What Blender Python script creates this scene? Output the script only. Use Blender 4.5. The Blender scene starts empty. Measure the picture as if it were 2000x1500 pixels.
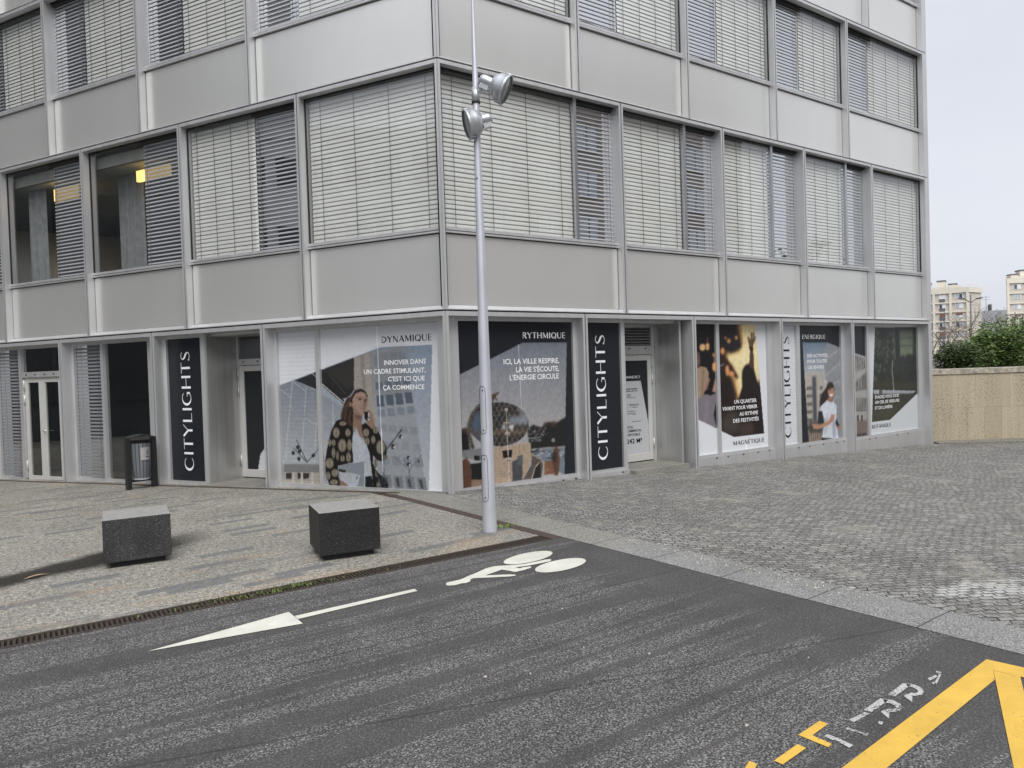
import bpy, bmesh, math, random
import numpy as np
from mathutils import Vector, Matrix
random.seed(7); RNG = np.random.default_rng(7)
S = bpy.context.scene; COL = S.collection
rad = math.radians
# ------------------------------------------------------------------ camera, sky, sun, exposure
ZO = 2.582                                    # height of the first joint line above the paving at the corner
CAM = np.array([-4.8771, -8.8140, -0.8610 + ZO])
YAW, PITCH, ROLL, FPX = rad(34.076), rad(-1.157), rad(1.832), 1400.0
def cam_rot():
    f = np.array([math.sin(YAW)*math.cos(PITCH), math.cos(YAW)*math.cos(PITCH), math.sin(PITCH)])
    r = np.cross(f, [0, 0, 1]); r /= np.linalg.norm(r); d = np.cross(f, r)
    c, s = math.cos(ROLL), math.sin(ROLL)
    return np.array([c*r + s*d, -s*r + c*d, f])
CR = cam_rot()
cd = bpy.data.cameras.new('camera'); co = bpy.data.objects.new('camera', cd); COL.objects.link(co)
cd.sensor_width = 36; cd.lens = 36*FPX/2000; cd.clip_end = 3000; cd.clip_start = .05
M = Matrix.Identity(4)
for i in range(3):
    M[i][0] = CR[0][i]; M[i][1] = -CR[1][i]; M[i][2] = -CR[2][i]; M[i][3] = CAM[i]
co.matrix_world = M; S.camera = co
S.render.engine = 'CYCLES'
S.view_settings.view_transform = 'Standard'; S.view_settings.look = 'None'
S.view_settings.exposure = 0.69; S.view_settings.gamma = 1
SUN_EL, SUN_AZ = rad(50), rad(203)            # azimuth from +Y clockwise: light from the left
W = bpy.data.worlds.new('World'); S.world = W; W.use_nodes = True
wn = W.node_tree; wn.nodes.clear()
def wnode(t, **k):
    n = wn.nodes.new(t)
    for a, b in k.items(): setattr(n, a, b)
    return n
sky = wnode('ShaderNodeTexSky', sky_type='NISHITA', sun_disc=False); sky.sun_elevation = SUN_EL; sky.sun_rotation = SUN_AZ
sky.air_density = 1; sky.dust_density = 3; sky.ozone_density = 1
hs = wnode('ShaderNodeHueSaturation'); hs.inputs['Saturation'].default_value = .25
mx = wnode('ShaderNodeMix', data_type='RGBA'); mx.inputs[0].default_value = .72
tc = wnode('ShaderNodeTexCoord'); mp = wnode('ShaderNodeMapping'); mp.inputs['Scale'].default_value = (1.2, 1.2, 3)
nz = wnode('ShaderNodeTexNoise'); nz.inputs['Scale'].default_value = 1.6; nz.inputs['Detail'].default_value = 4
rp = wnode('ShaderNodeValToRGB'); rp.color_ramp.elements[0].position = .3; rp.color_ramp.elements[1].position = .7
rp.color_ramp.elements[0].color = (4.9, 5.1, 5.75, 1); rp.color_ramp.elements[1].color = (5.7, 5.85, 6.25, 1)
bg = wnode('ShaderNodeBackground'); bg.inputs['Strength'].default_value = .1; wo = wnode('ShaderNodeOutputWorld')
L = wn.links.new
L(tc.outputs['Generated'], mp.inputs[0]); L(mp.outputs[0], nz.inputs['Vector']); L(nz.outputs[0], rp.inputs[0])
L(sky.outputs[0], hs.inputs['Color']); L(hs.outputs[0], mx.inputs['A'])
# overcast: the cloud layer is brighter overhead than near the horizon
sz = wnode('ShaderNodeSeparateXYZ'); mr = wnode('ShaderNodeMapRange'); mr.inputs['From Min'].default_value = .38; mr.inputs['From Max'].default_value = 1; mr.inputs['To Min'].default_value = 1; mr.inputs['To Max'].default_value = 2.3
vm = wnode('ShaderNodeVectorMath', operation='SCALE'); L(tc.outputs['Generated'], sz.inputs[0]); L(sz.outputs[2], mr.inputs[0]); L(rp.outputs[0], vm.inputs[0]); L(mr.outputs[0], vm.inputs['Scale']); L(vm.outputs[0], mx.inputs['B'])
L(mx.outputs['Result'], bg.inputs[0]); L(bg.outputs[0], wo.inputs[0])
sd = bpy.data.lights.new('sun', 'SUN'); sd.energy = 1.4; sd.angle = rad(40); sd.color = (1, .97, .92)
so = bpy.data.objects.new('sun', sd); COL.objects.link(so)
sdir = Vector((math.sin(SUN_AZ)*math.cos(SUN_EL), math.cos(SUN_AZ)*math.cos(SUN_EL), math.sin(SUN_EL)))
so.rotation_euler = sdir.to_track_quat('Z', 'Y').to_euler(); so.location = sdir*40

# ------------------------------------------------------------------ helpers
def tag(o, label=None, cat=None, group=None, kind=None):
    for k, v in (('label', label), ('category', cat), ('group', group), ('kind', kind)):
        if v: o[k] = v
    return o
def empty(name, loc, label=None, cat=None, group=None, rz=0):
    o = bpy.data.objects.new(name, None); COL.objects.link(o); o.location = loc; o.rotation_euler = (0, 0, rz)
    o.empty_display_size = .2
    return tag(o, label, cat, group)
class MB:
    def __init__(s): s.v = []; s.f = []; s.sm = []
    def add(s, v, f, sm=False):
        b = len(s.v); s.v += [tuple(p) for p in v]; s.f += [tuple(b+i for i in q) for q in f]; s.sm += [sm]*len(f)
    def quad(s, a, b, c, d): s.add([a, b, c, d], [(0, 1, 2, 3)])
    def hexa(s, p):          # 8 points: bottom 4 ccw, top 4 ccw
        s.add(p, [(3, 2, 1, 0), (4, 5, 6, 7), (0, 1, 5, 4), (1, 2, 6, 5), (2, 3, 7, 6), (3, 0, 4, 7)])
    def box(s, x0, x1, y0, y1, z0, z1):
        s.hexa([(x0, y0, z0), (x1, y0, z0), (x1, y1, z0), (x0, y1, z0), (x0, y0, z1), (x1, y0, z1), (x1, y1, z1), (x0, y1, z1)])
    def obox(s, c, ax, ay, h, ang, z0=None):
        c = Vector(c); ex = Vector((math.cos(ang), math.sin(ang), 0))*ax/2; ey = Vector((-math.sin(ang), math.cos(ang), 0))*ay/2
        b = [c-ex-ey, c+ex-ey, c+ex+ey, c-ex+ey]; up = Vector((0, 0, h))
        s.hexa(b + [q+up for q in b])
    def tube(s, pts, rs, n=12, cap=True, sm=True):
        pts = [Vector(p) for p in pts]; b = len(s.v); m = len(pts)
        for i, p in enumerate(pts):
            t = (pts[min(i+1, m-1)]-pts[max(i-1, 0)]).normalized()
            a = t.orthogonal() if abs(t.z) < .9 else Vector((1, 0, 0))
            a = (a - t*a.dot(t)).normalized(); bb = t.cross(a)
            r = rs[i] if hasattr(rs, '__len__') else rs
            s.v += [tuple(p + (a*math.cos(2*math.pi*k/n) + bb*math.sin(2*math.pi*k/n))*r) for k in range(n)]
        for i in range(m-1):
            for k in range(n):
                k2 = (k+1) % n
                s.f.append((b+i*n+k, b+i*n+k2, b+(i+1)*n+k2, b+(i+1)*n+k)); s.sm.append(sm)
        if cap:
            s.f.append(tuple(b+k for k in reversed(range(n)))); s.sm.append(False)
            s.f.append(tuple(b+(m-1)*n+k for k in range(n))); s.sm.append(False)
    def lathe(s, o, ax, prof, n=24, sm=True):   # profile of (t along axis, r)
        ax = Vector(ax).normalized(); o = Vector(o)
        a = ax.orthogonal().normalized(); bb = ax.cross(a); b = len(s.v)
        for t, r in prof:
            s.v += [tuple(o + ax*t + (a*math.cos(2*math.pi*k/n)+bb*math.sin(2*math.pi*k/n))*max(r, 1e-4)) for k in range(n)]
        for i in range(len(prof)-1):
            for k in range(n):
                k2 = (k+1) % n
                s.f.append((b+i*n+k, b+i*n+k2, b+(i+1)*n+k2, b+(i+1)*n+k)); s.sm.append(sm)
    def poly(s, pts): s.add(pts, [tuple(range(len(pts)))])
    def build(s, name, mat, parent=None, label=None, cat=None, group=None, kind=None, recalc=True, bevel=0, origin=None):
        me = bpy.data.meshes.new(name)
        if origin is not None:
            ov = Vector(origin); vv = [tuple(Vector(p)-ov) for p in s.v]
        else: vv = s.v
        me.from_pydata(vv, [], s.f)
        me.polygons.foreach_set('use_smooth', s.sm)
        if recalc:
            bm = bmesh.new(); bm.from_mesh(me); bmesh.ops.recalc_face_normals(bm, faces=bm.faces); bm.to_mesh(me); bm.free()
        me.update(); me.materials.append(mat)
        o = bpy.data.objects.new(name, me); COL.objects.link(o)
        if origin is not None: o.location = origin
        if parent is not None: put(o, parent)
        if bevel:
            b = o.modifiers.new('b', 'BEVEL'); b.width = bevel; b.segments = 2; b.limit_method = 'ANGLE'
        return tag(o, label, cat, group, kind)
def put(o, parent):          # parent without moving the child
    o.parent = parent; o.matrix_parent_inverse = world_of(parent).inverted()
def world_of(o):
    m = Matrix.LocRotScale(o.location, o.rotation_euler, o.scale)
    if o.parent is not None: m = world_of(o.parent) @ o.matrix_parent_inverse @ m
    return m
# facades: R runs along +X from the corner, L runs back-left at 120 degrees; d is distance out from the facade plane
RU, RN = np.array([1, 0, 0.]), np.array([0, -1, 0.])
LU, LN = np.array([-.5, .8660254, 0]), np.array([-.8660254, -.5, 0])
def FP(s, u, d, z):
    U, N = (RU, RN) if s == 'R' else (LU, LN)
    p = U*u + N*d; return (p[0], p[1], z)
def fbox(mb, s, u0, u1, d0, d1, z0, z1, z0b=None):
    zb = z0 if z0b is None else z0b
    mb.hexa([FP(s, u0, d0, z0), FP(s, u1, d0, zb), FP(s, u1, d1, zb), FP(s, u0, d1, z0), FP(s, u0, d0, z1), FP(s, u1, d0, z1), FP(s, u1, d1, z1), FP(s, u0, d1, z1)])
# measured points of the place: rays of the survey photograph met with a real plane
def ray(x, y): return CR.T @ np.array([(x-1000)/FPX, (y-750)/FPX, 1.0])
def on_facade(s, x, y, d):
    U, N = (RU, RN) if s == 'R' else (LU, LN)
    r = ray(x, y); t = (d - N@CAM)/(N@r); P = CAM + t*r
    return float(U@P), float(P[2])
def zg(x, y):                # the paving falls gently away from the corner
    z = -.0335*min(max(0, x), 13.7)
    if x < .3: z -= .024*max(0, y)
    return z
def on_ground(x, y, h=0.0):
    z = h
    for _ in range(30):
        r = ray(x, y); t = (z-CAM[2])/r[2]; P = CAM+t*r; z = zg(P[0], P[1])+h
    return (float(P[0]), float(P[1]), z)

# ------------------------------------------------------------------ materials
MATS = {}
class NT:
    def __init__(s, name):
        s.m = bpy.data.materials.new(name); s.m.use_nodes = True; s.t = s.m.node_tree; s.t.nodes.clear()
        s.out = s.t.nodes.new('ShaderNodeOutputMaterial')
    def n(s, t, ins=None, **k):
        x = s.t.nodes.new(t)
        for a, b in k.items(): setattr(x, a, b)
        for a, b in (ins or {}).items():
            if hasattr(b, 'is_output') or isinstance(b, bpy.types.NodeSocket): s.t.links.new(b, x.inputs[a])
            else: x.inputs[a].default_value = b
        return x
    def obj(s): return s.n('ShaderNodeTexCoord').outputs['Object']
    def pos(s): return s.n('ShaderNodeNewGeometry').outputs['Position']
    def map(s, v, scale=(1, 1, 1), rot=(0, 0, 0), loc=(0, 0, 0)):
        return s.n('ShaderNodeMapping', {0: v, 'Scale': scale, 'Rotation': rot, 'Location': loc}).outputs[0]
    def noise(s, v, scale, detail=3, rough=.55):
        return s.n('ShaderNodeTexNoise', {'Vector': v, 'Scale': scale, 'Detail': detail, 'Roughness': rough}).outputs[0]
    def ramp(s, f, *els):
        r = s.n('ShaderNodeValToRGB', {0: f}); e = r.color_ramp.elements
        while len(e) < len(els): e.new(.5)
        for i, (p, c) in enumerate(els):
            e[i].position = p; e[i].color = (*c, 1) if hasattr(c, '__len__') else (c, c, c, 1)
        return r.outputs[0]
    def mix(s, f, a, b, mode='MIX'):
        x = s.n('ShaderNodeMix', {0: f}, data_type='RGBA', blend_type=mode)
        for k, v in (('A', a), ('B', b)):
            if isinstance(v, bpy.types.NodeSocket): s.t.links.new(v, x.inputs[6 if k == 'A' else 7])
            else: x.inputs[6 if k == 'A' else 7].default_value = (*v, 1) if hasattr(v, '__len__') else (v, v, v, 1)
        return x.outputs[2]
    def math(s, op, a, b=0.0, c=0.0):
        x = s.n('ShaderNodeMath', operation=op)
        for i, v in enumerate((a, b, c)):
            if isinstance(v, bpy.types.NodeSocket): s.t.links.new(v, x.inputs[i])
            else: x.inputs[i].default_value = v
        return x.outputs[0]
    def sep(s, v): return s.n('ShaderNodeSeparateXYZ', {0: v}).outputs
    def bump(s, h, strength=.3, dist=.01): return s.n('ShaderNodeBump', {'Height': h, 'Strength': strength, 'Distance': dist}).outputs[0]
    def bsdf(s, col, rough=.5, metal=0, normal=None, spec=.5, **k):
        b = s.n('ShaderNodeBsdfPrincipled')
        for a, v in (('Base Color', col), ('Roughness', rough), ('Metallic', metal), ('Specular IOR Level', spec), *k.items()):
            if isinstance(v, bpy.types.NodeSocket): s.t.links.new(v, b.inputs[a])
            else: b.inputs[a].default_value = (*v, 1) if (a.endswith('Color') and len(v) == 3) else v
        if normal is not None: s.t.links.new(normal, b.inputs['Normal'])
        s.t.links.new(b.outputs[0], s.out.inputs[0]); return s.m
def simple(name, col, rough=.5, metal=0, var=.12, scale=6, bump=0, spec=.5):
    t = NT(name); v = t.obj(); f = t.noise(v, scale, 5)
    c = t.mix(1, t.ramp(f, (.3, 1-var), (.7, 1+var)), col, 'MULTIPLY')
    nb = t.bump(t.noise(v, scale*12, 3), bump, .005) if bump else None
    return t.bsdf(c, rough, metal, nb, spec)
def mat_alu(name, col, rough, metal, grime=.12):
    t = NT(name); v = t.pos()
    f = t.noise(t.map(v, (9, 9, .35)), 1, 4); g = t.noise(v, 1.3, 3); sp = t.noise(v, 90, 2)
    c = t.mix(1, t.ramp(f, (.3, 1-grime), (.75, 1.0)), col, 'MULTIPLY')
    c = t.mix(.35, c, t.mix(1, c, t.ramp(g, (.35, .82), (.65, 1.05)), 'MULTIPLY'))
    dots = t.ramp(sp, (.72, 0.0), (.78, 1.0))
    c = t.mix(t.math('MULTIPLY', dots, .15), c, (.2, .19, .18))
    # dirt running just above the ground on everything that stands on it
    z = t.sep(v)[2]; low = t.n('ShaderNodeMapRange', {0: z, 1: -.55, 2: .25, 3: .5, 4: 0}).outputs[0]
    c = t.mix(t.math('MULTIPLY', low, t.ramp(g, (.4, 0), (.62, .7))), c, (.3, .28, .25))
    r = t.math('MULTIPLY_ADD', f, .15, rough-.07)
    return t.bsdf(c, r, metal)
def mat_glass(name, tint, f0, rough=.0, boost=1.0):
    t = NT(name); ge = t.n('ShaderNodeNewGeometry')
    wob = t.bump(t.noise(t.pos(), 1.1, 1), .03, .05)
    dt = t.math('ABSOLUTE', t.n('ShaderNodeVectorMath', {0: ge.outputs['Normal'], 1: ge.outputs['Incoming']}, operation='DOT_PRODUCT').outputs['Value'])
    f = t.math('MULTIPLY_ADD', t.math('POWER', t.math('SUBTRACT', 1.0, dt), 5.0), boost*(1-f0), f0)
    tr = t.n('ShaderNodeBsdfTransparent', {0: (*tint, 1)}); gl = t.n('ShaderNodeBsdfGlossy', {0: (.95, .97, 1, 1), 'Roughness': rough, 'Normal': wob})
    m = t.n('ShaderNodeMixShader', {0: f, 1: tr.outputs[0], 2: gl.outputs[0]})
    t.t.links.new(m.outputs[0], t.out.inputs[0]); return t.m
def mat_emit(name, col, strength):
    t = NT(name); e = t.n('ShaderNodeEmission', {0: (*col, 1), 1: strength}); t.t.links.new(e.outputs[0], t.out.inputs[0]); return t.m
ALU = mat_alu('anodised_frame', (.63, .63, .635), .38, .55)
JAMB = mat_alu('brushed_jamb', (.50, .51, .53), .30, .85)
def mat_panel():
    t = NT('satin_spandrel'); v = t.pos(); g = t.noise(v, .8, 3); f = t.noise(t.map(v, (5, 5, .5)), 1, 3)
    c = t.mix(1, t.mix(1, t.ramp(g, (.3, .97), (.7, 1.02)), t.ramp(f, (.3, .99), (.7, 1.005)), 'MULTIPLY'), (.715, .713, .69), 'MULTIPLY')
    return t.bsdf(c, .28, .62)
PANEL = mat_panel()
DOORM = mat_alu('door_frame_paint', (.60, .595, .57), .42, .2, .08)
GAP = simple('dark_joint', (.012, .012, .013), .8)
GLASS = mat_glass('clear_glazing', (.93, .94, .94), .11, 0, .9)
VENTG = mat_glass('reflective_glazing', (.50, .53, .56), .68, 0, 1.0)
DARKG = mat_glass('shopfront_glazing', (.62, .65, .60), .16, 0, 1.0)
SLAT = simple('blind_slat', (.68, .677, .64), .45, .15, .05, 3)
SLATD = simple('blind_slat_grey', (.42, .425, .44), .45, .3, .05, 3)
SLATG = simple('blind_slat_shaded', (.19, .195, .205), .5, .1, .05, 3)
TAPE = simple('ladder_tape', (.10, .10, .10), .8)
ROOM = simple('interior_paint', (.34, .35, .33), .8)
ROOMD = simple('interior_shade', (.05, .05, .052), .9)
CURT = simple('curtain_cloth', (.22, .23, .235), .9, 0, .2, 8)
COVE = mat_emit('lit_cove', (1.0, .66, .22), 1.1)
SPOT = mat_emit('downlight_glow', (1, .9, .7), 6)
BLACK = simple('black_paint', (.018, .018, .02), .45, .2)
RUBBER = simple('bolt_black', (.02, .02, .02), .6)

def mat_asphalt():
    t = NT('asphalt'); v = t.pos()
    n1 = t.noise(v, 95, 2, .7); n2 = t.noise(v, 2.2, 4)
    vo = t.n('ShaderNodeTexVoronoi', {'Vector': v, 'Scale': 125}).outputs
    speck = t.ramp(t.sep(t.n('ShaderNodeVectorMath', {0: vo[1], 1: (1, 1, 1)}, operation='MULTIPLY').outputs[0])[0], (.3, .025), (.58, .06), (.78, .155), (1, .35))
    base = t.mix(.5, speck, t.ramp(n1, (.36, .012), (.52, .08), (.68, .42)))
    base = t.mix(1, base, (1.0, .965, .94), 'MULTIPLY')
    sm = t.noise(t.map(v, (.12, 3.6, 1), (0, 0, rad(3.5))), 1, 3, .6)
    sm2 = t.noise(t.map(v, (.09, 10, 1), (0, 0, rad(2)), (3, 1, 0)), 1, 3, .5)
    x, y, _ = t.sep(v)
    near = t.n('ShaderNodeMapRange', {0: x, 1: -1.8, 2: -.5, 3: 0, 4: .16}).outputs[0]
    s1 = t.ramp(t.math('ADD', sm, near), (.52, 0.0), (.57, .95))
    s2 = t.ramp(sm2, (.555, 0.0), (.60, .85))
    st = t.math('MAXIMUM', s1, s2)
    c = t.mix(t.math('MULTIPLY', st, t.ramp(n1, (.35, .95), (.7, .55))), base, (.055, .0525, .0505))
    c = t.mix(1, c, t.ramp(n2, (.3, .82), (.7, 1.14)), 'MULTIPLY')
    # two construction seams running with the lane
    for a, b, cc in ((.279, .960, 6.262), (.02, 1.0, 4.62)):
        ln = t.math('ABSOLUTE', t.math('ADD', t.math('ADD', t.math('MULTIPLY', x, a), t.math('MULTIPLY', y, b)), cc))
        ln = t.math('ADD', ln, t.math('MULTIPLY', t.math('SUBTRACT', n2, .5), .02))
        c = t.mix(t.ramp(ln, (.004, .7), (.009, 0.0)), c, (.03, .03, .03))
    nb = t.bump(t.math('ADD', vo[0], n1), .35, .008)
    return t.bsdf(c, .85, 0, nb, .3)
def mat_paving():
    t = NT('pale_granite_paving'); v = t.pos()
    bv = t.map(v, (1, 1, 1), (0, 0, rad(-4)))
    br = t.n('ShaderNodeTexBrick', {'Vector': bv, 'Color1': (0, 0, 0, 1), 'Color2': (1, 1, 1, 1), 'Mortar': (.5, .5, .5, 1), 'Scale': 1, 'Mortar Size': .004, 'Brick Width': .52, 'Row Height': .13})
    br.offset = .37; br.offset_frequency = 2
    tint = br.outputs[0]; mort = br.outputs[1]
    g = t.noise(v, 85, 2, .8); g2 = t.noise(v, 34, 4, .8); big = t.noise(v, .9, 4)
    base = t.mix(.5, t.ramp(g, (.36, .04), (.5, .26), (.64, .68)), t.ramp(g2, (.34, .08), (.5, .25), (.66, .50)))
    base = t.mix(1, base, (.86, .825, .715), 'MULTIPLY')
    base = t.mix(1, base, t.ramp(t.noise(v, 17, 4, .8), (.34, .62), (.5, 1.0), (.66, 1.38)), 'MULTIPLY')
    base = t.mix(1, base, t.ramp(big, (.3, .78), (.7, 1.12)), 'MULTIPLY')
    dk = t.ramp(t.math('ADD', tint, t.math('MULTIPLY', t.math('SUBTRACT', g2, .5), .1)), (.865, 0.0), (.90, 1.0))
    c = t.mix(t.math('MULTIPLY', dk, .9), base, t.mix(.22, (.105, .11, .118), base))
    rs_ = t.n('ShaderNodeMapRange', {0: t.sep(v)[1], 1: -2.35, 2: -2.7, 3: 0, 4: .12}).outputs[0]
    rust = t.math('MULTIPLY', t.ramp(t.math('ADD', t.noise(t.map(v, (.8, 2.6, 1)), 1.3, 4), rs_), (.60, 0.0), (.72, 1.0)), .6)
    c = t.mix(rust, c, t.mix(.5, (.36, .22, .11), base))
    c = t.mix(t.math('MULTIPLY', mort, .35), c, (.1, .095, .08))
    # damp, dirty stain that runs from beside the left granite block along the paving
    x, y, _ = t.sep(v)
    ln = t.math('ABSOLUTE', t.math('ADD', t.math('ADD', y, t.math('MULTIPLY', x, -.42)), t.math('ADD', -1.07, t.math('MULTIPLY', t.math('SUBTRACT', t.noise(v, 3, 3), .5), .22))))
    wd = t.n('ShaderNodeMapRange', {0: x, 1: -6.6, 2: -4.4, 3: .14, 4: .36}).outputs[0]
    end = t.n('ShaderNodeMapRange', {0: x, 1: -3.75, 2: -3.15, 3: 1, 4: 0}).outputs[0]
    stn = t.math('MULTIPLY', t.n('ShaderNodeMapRange', {0: t.math('SUBTRACT', ln, wd), 1: -.16, 2: .03, 3: .96, 4: 0}).outputs[0], end)
    c = t.mix(stn, c, t.mix(1, base, (.075, .065, .055), 'MULTIPLY'))
    h = t.math('ADD', g, t.math('MULTIPLY', g2, .8))
    return t.bsdf(c, .8, 0, t.bump(h, .45, .008), .3)
def mat_cobble():
    t = NT('granite_setts'); v = t.pos()
    w = t.n('ShaderNodeTexNoise', {'Vector': v, 'Scale': .8, 'Detail': 2}).outputs[1]
    w2 = t.n('ShaderNodeTexNoise', {'Vector': v, 'Scale': 7, 'Detail': 2}).outputs[1]
    dv = t.n('ShaderNodeVectorMath', {0: t.n('ShaderNodeVectorMath', {0: w, 1: (.5, .5, .5)}, operation='SUBTRACT').outputs[0], 'Scale': .30}, operation='SCALE').outputs[0]
    dv2 = t.n('ShaderNodeVectorMath', {0: t.n('ShaderNodeVectorMath', {0: w2, 1: (.5, .5, .5)}, operation='SUBTRACT').outputs[0], 'Scale': .085}, operation='SCALE').outputs[0]
    vv = t.n('ShaderNodeVectorMath', {0: v, 1: dv}, operation='ADD').outputs[0]
    vv = t.n('ShaderNodeVectorMath', {0: vv, 1: dv2}, operation='ADD').outputs[0]
    bv = t.map(vv, (1, 1, 1), (0, 0, rad(30)))
    br = t.n('ShaderNodeTexBrick', {'Vector': bv, 'Color1': (0, 0, 0, 1), 'Color2': (1, 1, 1, 1), 'Mortar': (.5, .5, .5, 1), 'Scale': 1, 'Mortar Size': .0075, 'Mortar Smooth': .7, 'Brick Width': .105, 'Row Height': .070})
    tint, mort = br.outputs[0], br.outputs[1]
    g = t.noise(v, 42, 4, .85); big = t.noise(v, .55, 4); fine = t.noise(v, 90, 2, .8)
    base = t.ramp(tint, (0, .165), (.5, .21), (1, .275))
    base = t.mix(1, base, t.ramp(g, (.34, .55), (.5, 1.0), (.66, 1.55)), 'MULTIPLY')
    base = t.mix(1, base, t.ramp(fine, (.35, .55), (.65, 1.45)), 'MULTIPLY')
    base = t.mix(1, base, (1, .98, .92), 'MULTIPLY')
    base = t.mix(1, base, t.ramp(big, (.3, .84), (.7, 1.13)), 'MULTIPLY')
    deb = t.math('MULTIPLY', t.ramp(t.noise(v, 1.4, 5, .7), (.55, 0.0), (.66, 1.0)), t.ramp(mort, (.1, 0.0), (.6, 1.0)))
    joint = t.mix(t.ramp(t.noise(v, 9, 3), (.5, 0.0), (.62, .6)), (.012, .011, .009), (.12, .105, .07))
    joint = t.mix(deb, joint, (.42, .37, .25))
    c = t.mix(t.math('MULTIPLY', mort, .9), base, joint)
    # a patch relaid with paler stones, front right
    x, y, _ = t.sep(v)
    px = t.math('DIVIDE', t.math('SUBTRACT', x, 1.15), .62); py = t.math('DIVIDE', t.math('ADD', t.math('ADD', y, 6.42), t.math('MULTIPLY', t.math('SUBTRACT', x, 1.15), .35)), .26)
    rr = t.math('ADD', t.math('MULTIPLY', px, px), t.math('MULTIPLY', py, py))
    pat = t.math('MULTIPLY', t.ramp(t.math('MULTIPLY', t.math('ADD', rr, t.math('MULTIPLY', tint, .5)), .5), (.5, 1.0), (.56, 0.0)), t.ramp(mort, (.1, 1.0), (.5, 0.0)))
    c = t.mix(t.math('MULTIPLY', pat, t.ramp(t.noise(v, 5, 3), (.42, .0), (.5, .85))), c, t.mix(1, (.46, .46, .44), t.ramp(fine, (.3, .85), (.7, 1.1)), 'MULTIPLY'))
    h = t.math('ADD', t.math('MULTIPLY', mort, -1.0), t.math('ADD', t.math('MULTIPLY', g, .9), t.math('MULTIPLY', tint, .5)))
    return t.bsdf(c, .78, 0, t.bump(h, .7, .015), .25)
def mat_kerb():
    t = NT('granite_kerb'); v = t.pos()
    g = t.noise(v, 90, 3, .8); b = t.noise(v, 1.5, 3); x, y, _ = t.sep(v)
    c = t.mix(1, t.ramp(g, (.36, .07), (.5, .22), (.66, .48)), t.ramp(b, (.3, .85), (.7, 1.1)), 'MULTIPLY')
    c = t.mix(1, c, (.88, .875, .84), 'MULTIPLY')
    ph = t.math('ABSOLUTE', t.math('SUBTRACT', t.math('FRACT', t.math('DIVIDE', t.math('ADD', t.math('ADD', y, 30.16), t.math('MULTIPLY', x, -.05)), .752)), .5))
    c = t.mix(t.ramp(ph, (.004, 1.0), (.0085, 0.0)), c, (.035, .033, .028))
    warm = t.n('ShaderNodeMapRange', {0: y, 1: -4.0, 2: -3.2, 3: 0, 4: .5}).outputs[0]
    c = t.mix(warm, c, t.mix(1, c, (1.08, 1.03, .86), 'MULTIPLY'))
    return t.bsdf(c, .75, 0, t.bump(g, .3, .006), .35)
def mat_rust(name, col=(.055, .044, .038)):
    t = NT(name); v = t.pos(); g = t.noise(v, 30, 4, .7)
    c = t.mix(1, t.ramp(g, (.3, .6), (.7, 1.5)), col, 'MULTIPLY')
    return t.bsdf(c, .8, .2, t.bump(g, .3, .004), .3)
def mat_wall():
    t = NT('travertine_cladding'); v = t.obj()
    x, y, z = t.sep(v)
    br = t.n('ShaderNodeTexBrick', {'Vector': t.n('ShaderNodeCombineXYZ', {0: x, 1: z, 2: 0.0}).outputs[0], 'Color1': (0, 0, 0, 1), 'Color2': (1, 1, 1, 1), 'Mortar': (.5, .5, .5, 1), 'Scale': 1, 'Mortar Size': .004, 'Brick Width': .43, 'Row Height': .86})
    st = t.noise(t.map(v, (7, 7, .15)), 1, 4, .6); pit = t.noise(t.map(v, (1, 1, .45)), 42, 3, .8); reg = t.noise(t.map(v, (2.2, 2.2, .7)), 1, 3)
    c = t.ramp(st, (.3, (.44, .38, .275)), (.5, (.465, .405, .295)), (.72, (.50, .445, .335)))
    c = t.mix(.75, c, t.mix(1, c, t.ramp(br.outputs[0], (0, .86), (1, 1.10)), 'MULTIPLY'))
    c = t.mix(1, c, t.ramp(t.noise(v, 30, 4, .8), (.35, .8), (.65, 1.18)), 'MULTIPLY')
    c = t.mix(t.math('MULTIPLY', t.ramp(pit, (.54, 0.0), (.60, .9)), t.ramp(reg, (.36, 0.0), (.58, 1.0))), c, (.13, .105, .07))
    c = t.mix(t.math('MULTIPLY', br.outputs[1], .7), c, (.22, .18, .13))
    return t.bsdf(c, .8, 0, t.bump(pit, -.3, .01), .3)
ASPH, PAVE, COBB, KERB = mat_asphalt(), mat_paving(), mat_cobble(), mat_kerb()
RUST, IRON = mat_rust('rusty_strip', (.075, .056, .047)), mat_rust('drain_iron', (.05, .038, .03))
def mat_paint(name, col, wear):
    t = NT(name); v = t.pos(); n = t.noise(v, 55, 4, .75); m = t.noise(v, 9, 3)
    w = t.ramp(t.math('ADD', n, t.math('MULTIPLY', m, .25)), (wear, 0.0), (wear+.05, 1.0))
    c = t.mix(t.math('MULTIPLY', w, .8), t.mix(1, t.ramp(t.noise(v, 2.5, 5, .7), (.32, .82), (.62, 1.04)), col, 'MULTIPLY'), (.1, .095, .09))
    return t.bsdf(c, .6, 0, t.bump(n, .3, .003), .3)
WHITEP = mat_paint('white_road_paint', (.60, .59, .52), .80)
YELP = mat_paint('yellow_road_paint', (.63, .395, .065), .76)
def mat_worn():
    t = NT('worn_road_paint'); v = t.pos(); n = t.noise(v, 75, 3, .8); m = t.noise(v, 6, 2)
    w = t.ramp(t.math('ADD', n, t.math('MULTIPLY', m, .3)), (.52, 0.0), (.64, 1.0))
    p = t.n('ShaderNodeBsdfPrincipled', {'Base Color': (.42, .42, .41, 1), 'Roughness': .8}); tr = t.n('ShaderNodeBsdfTransparent')
    s = t.n('ShaderNodeMixShader', {0: w, 1: tr.outputs[0], 2: p.outputs[0]}); t.t.links.new(s.outputs[0], t.out.inputs[0]); return t.m
WORN = mat_worn()
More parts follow.
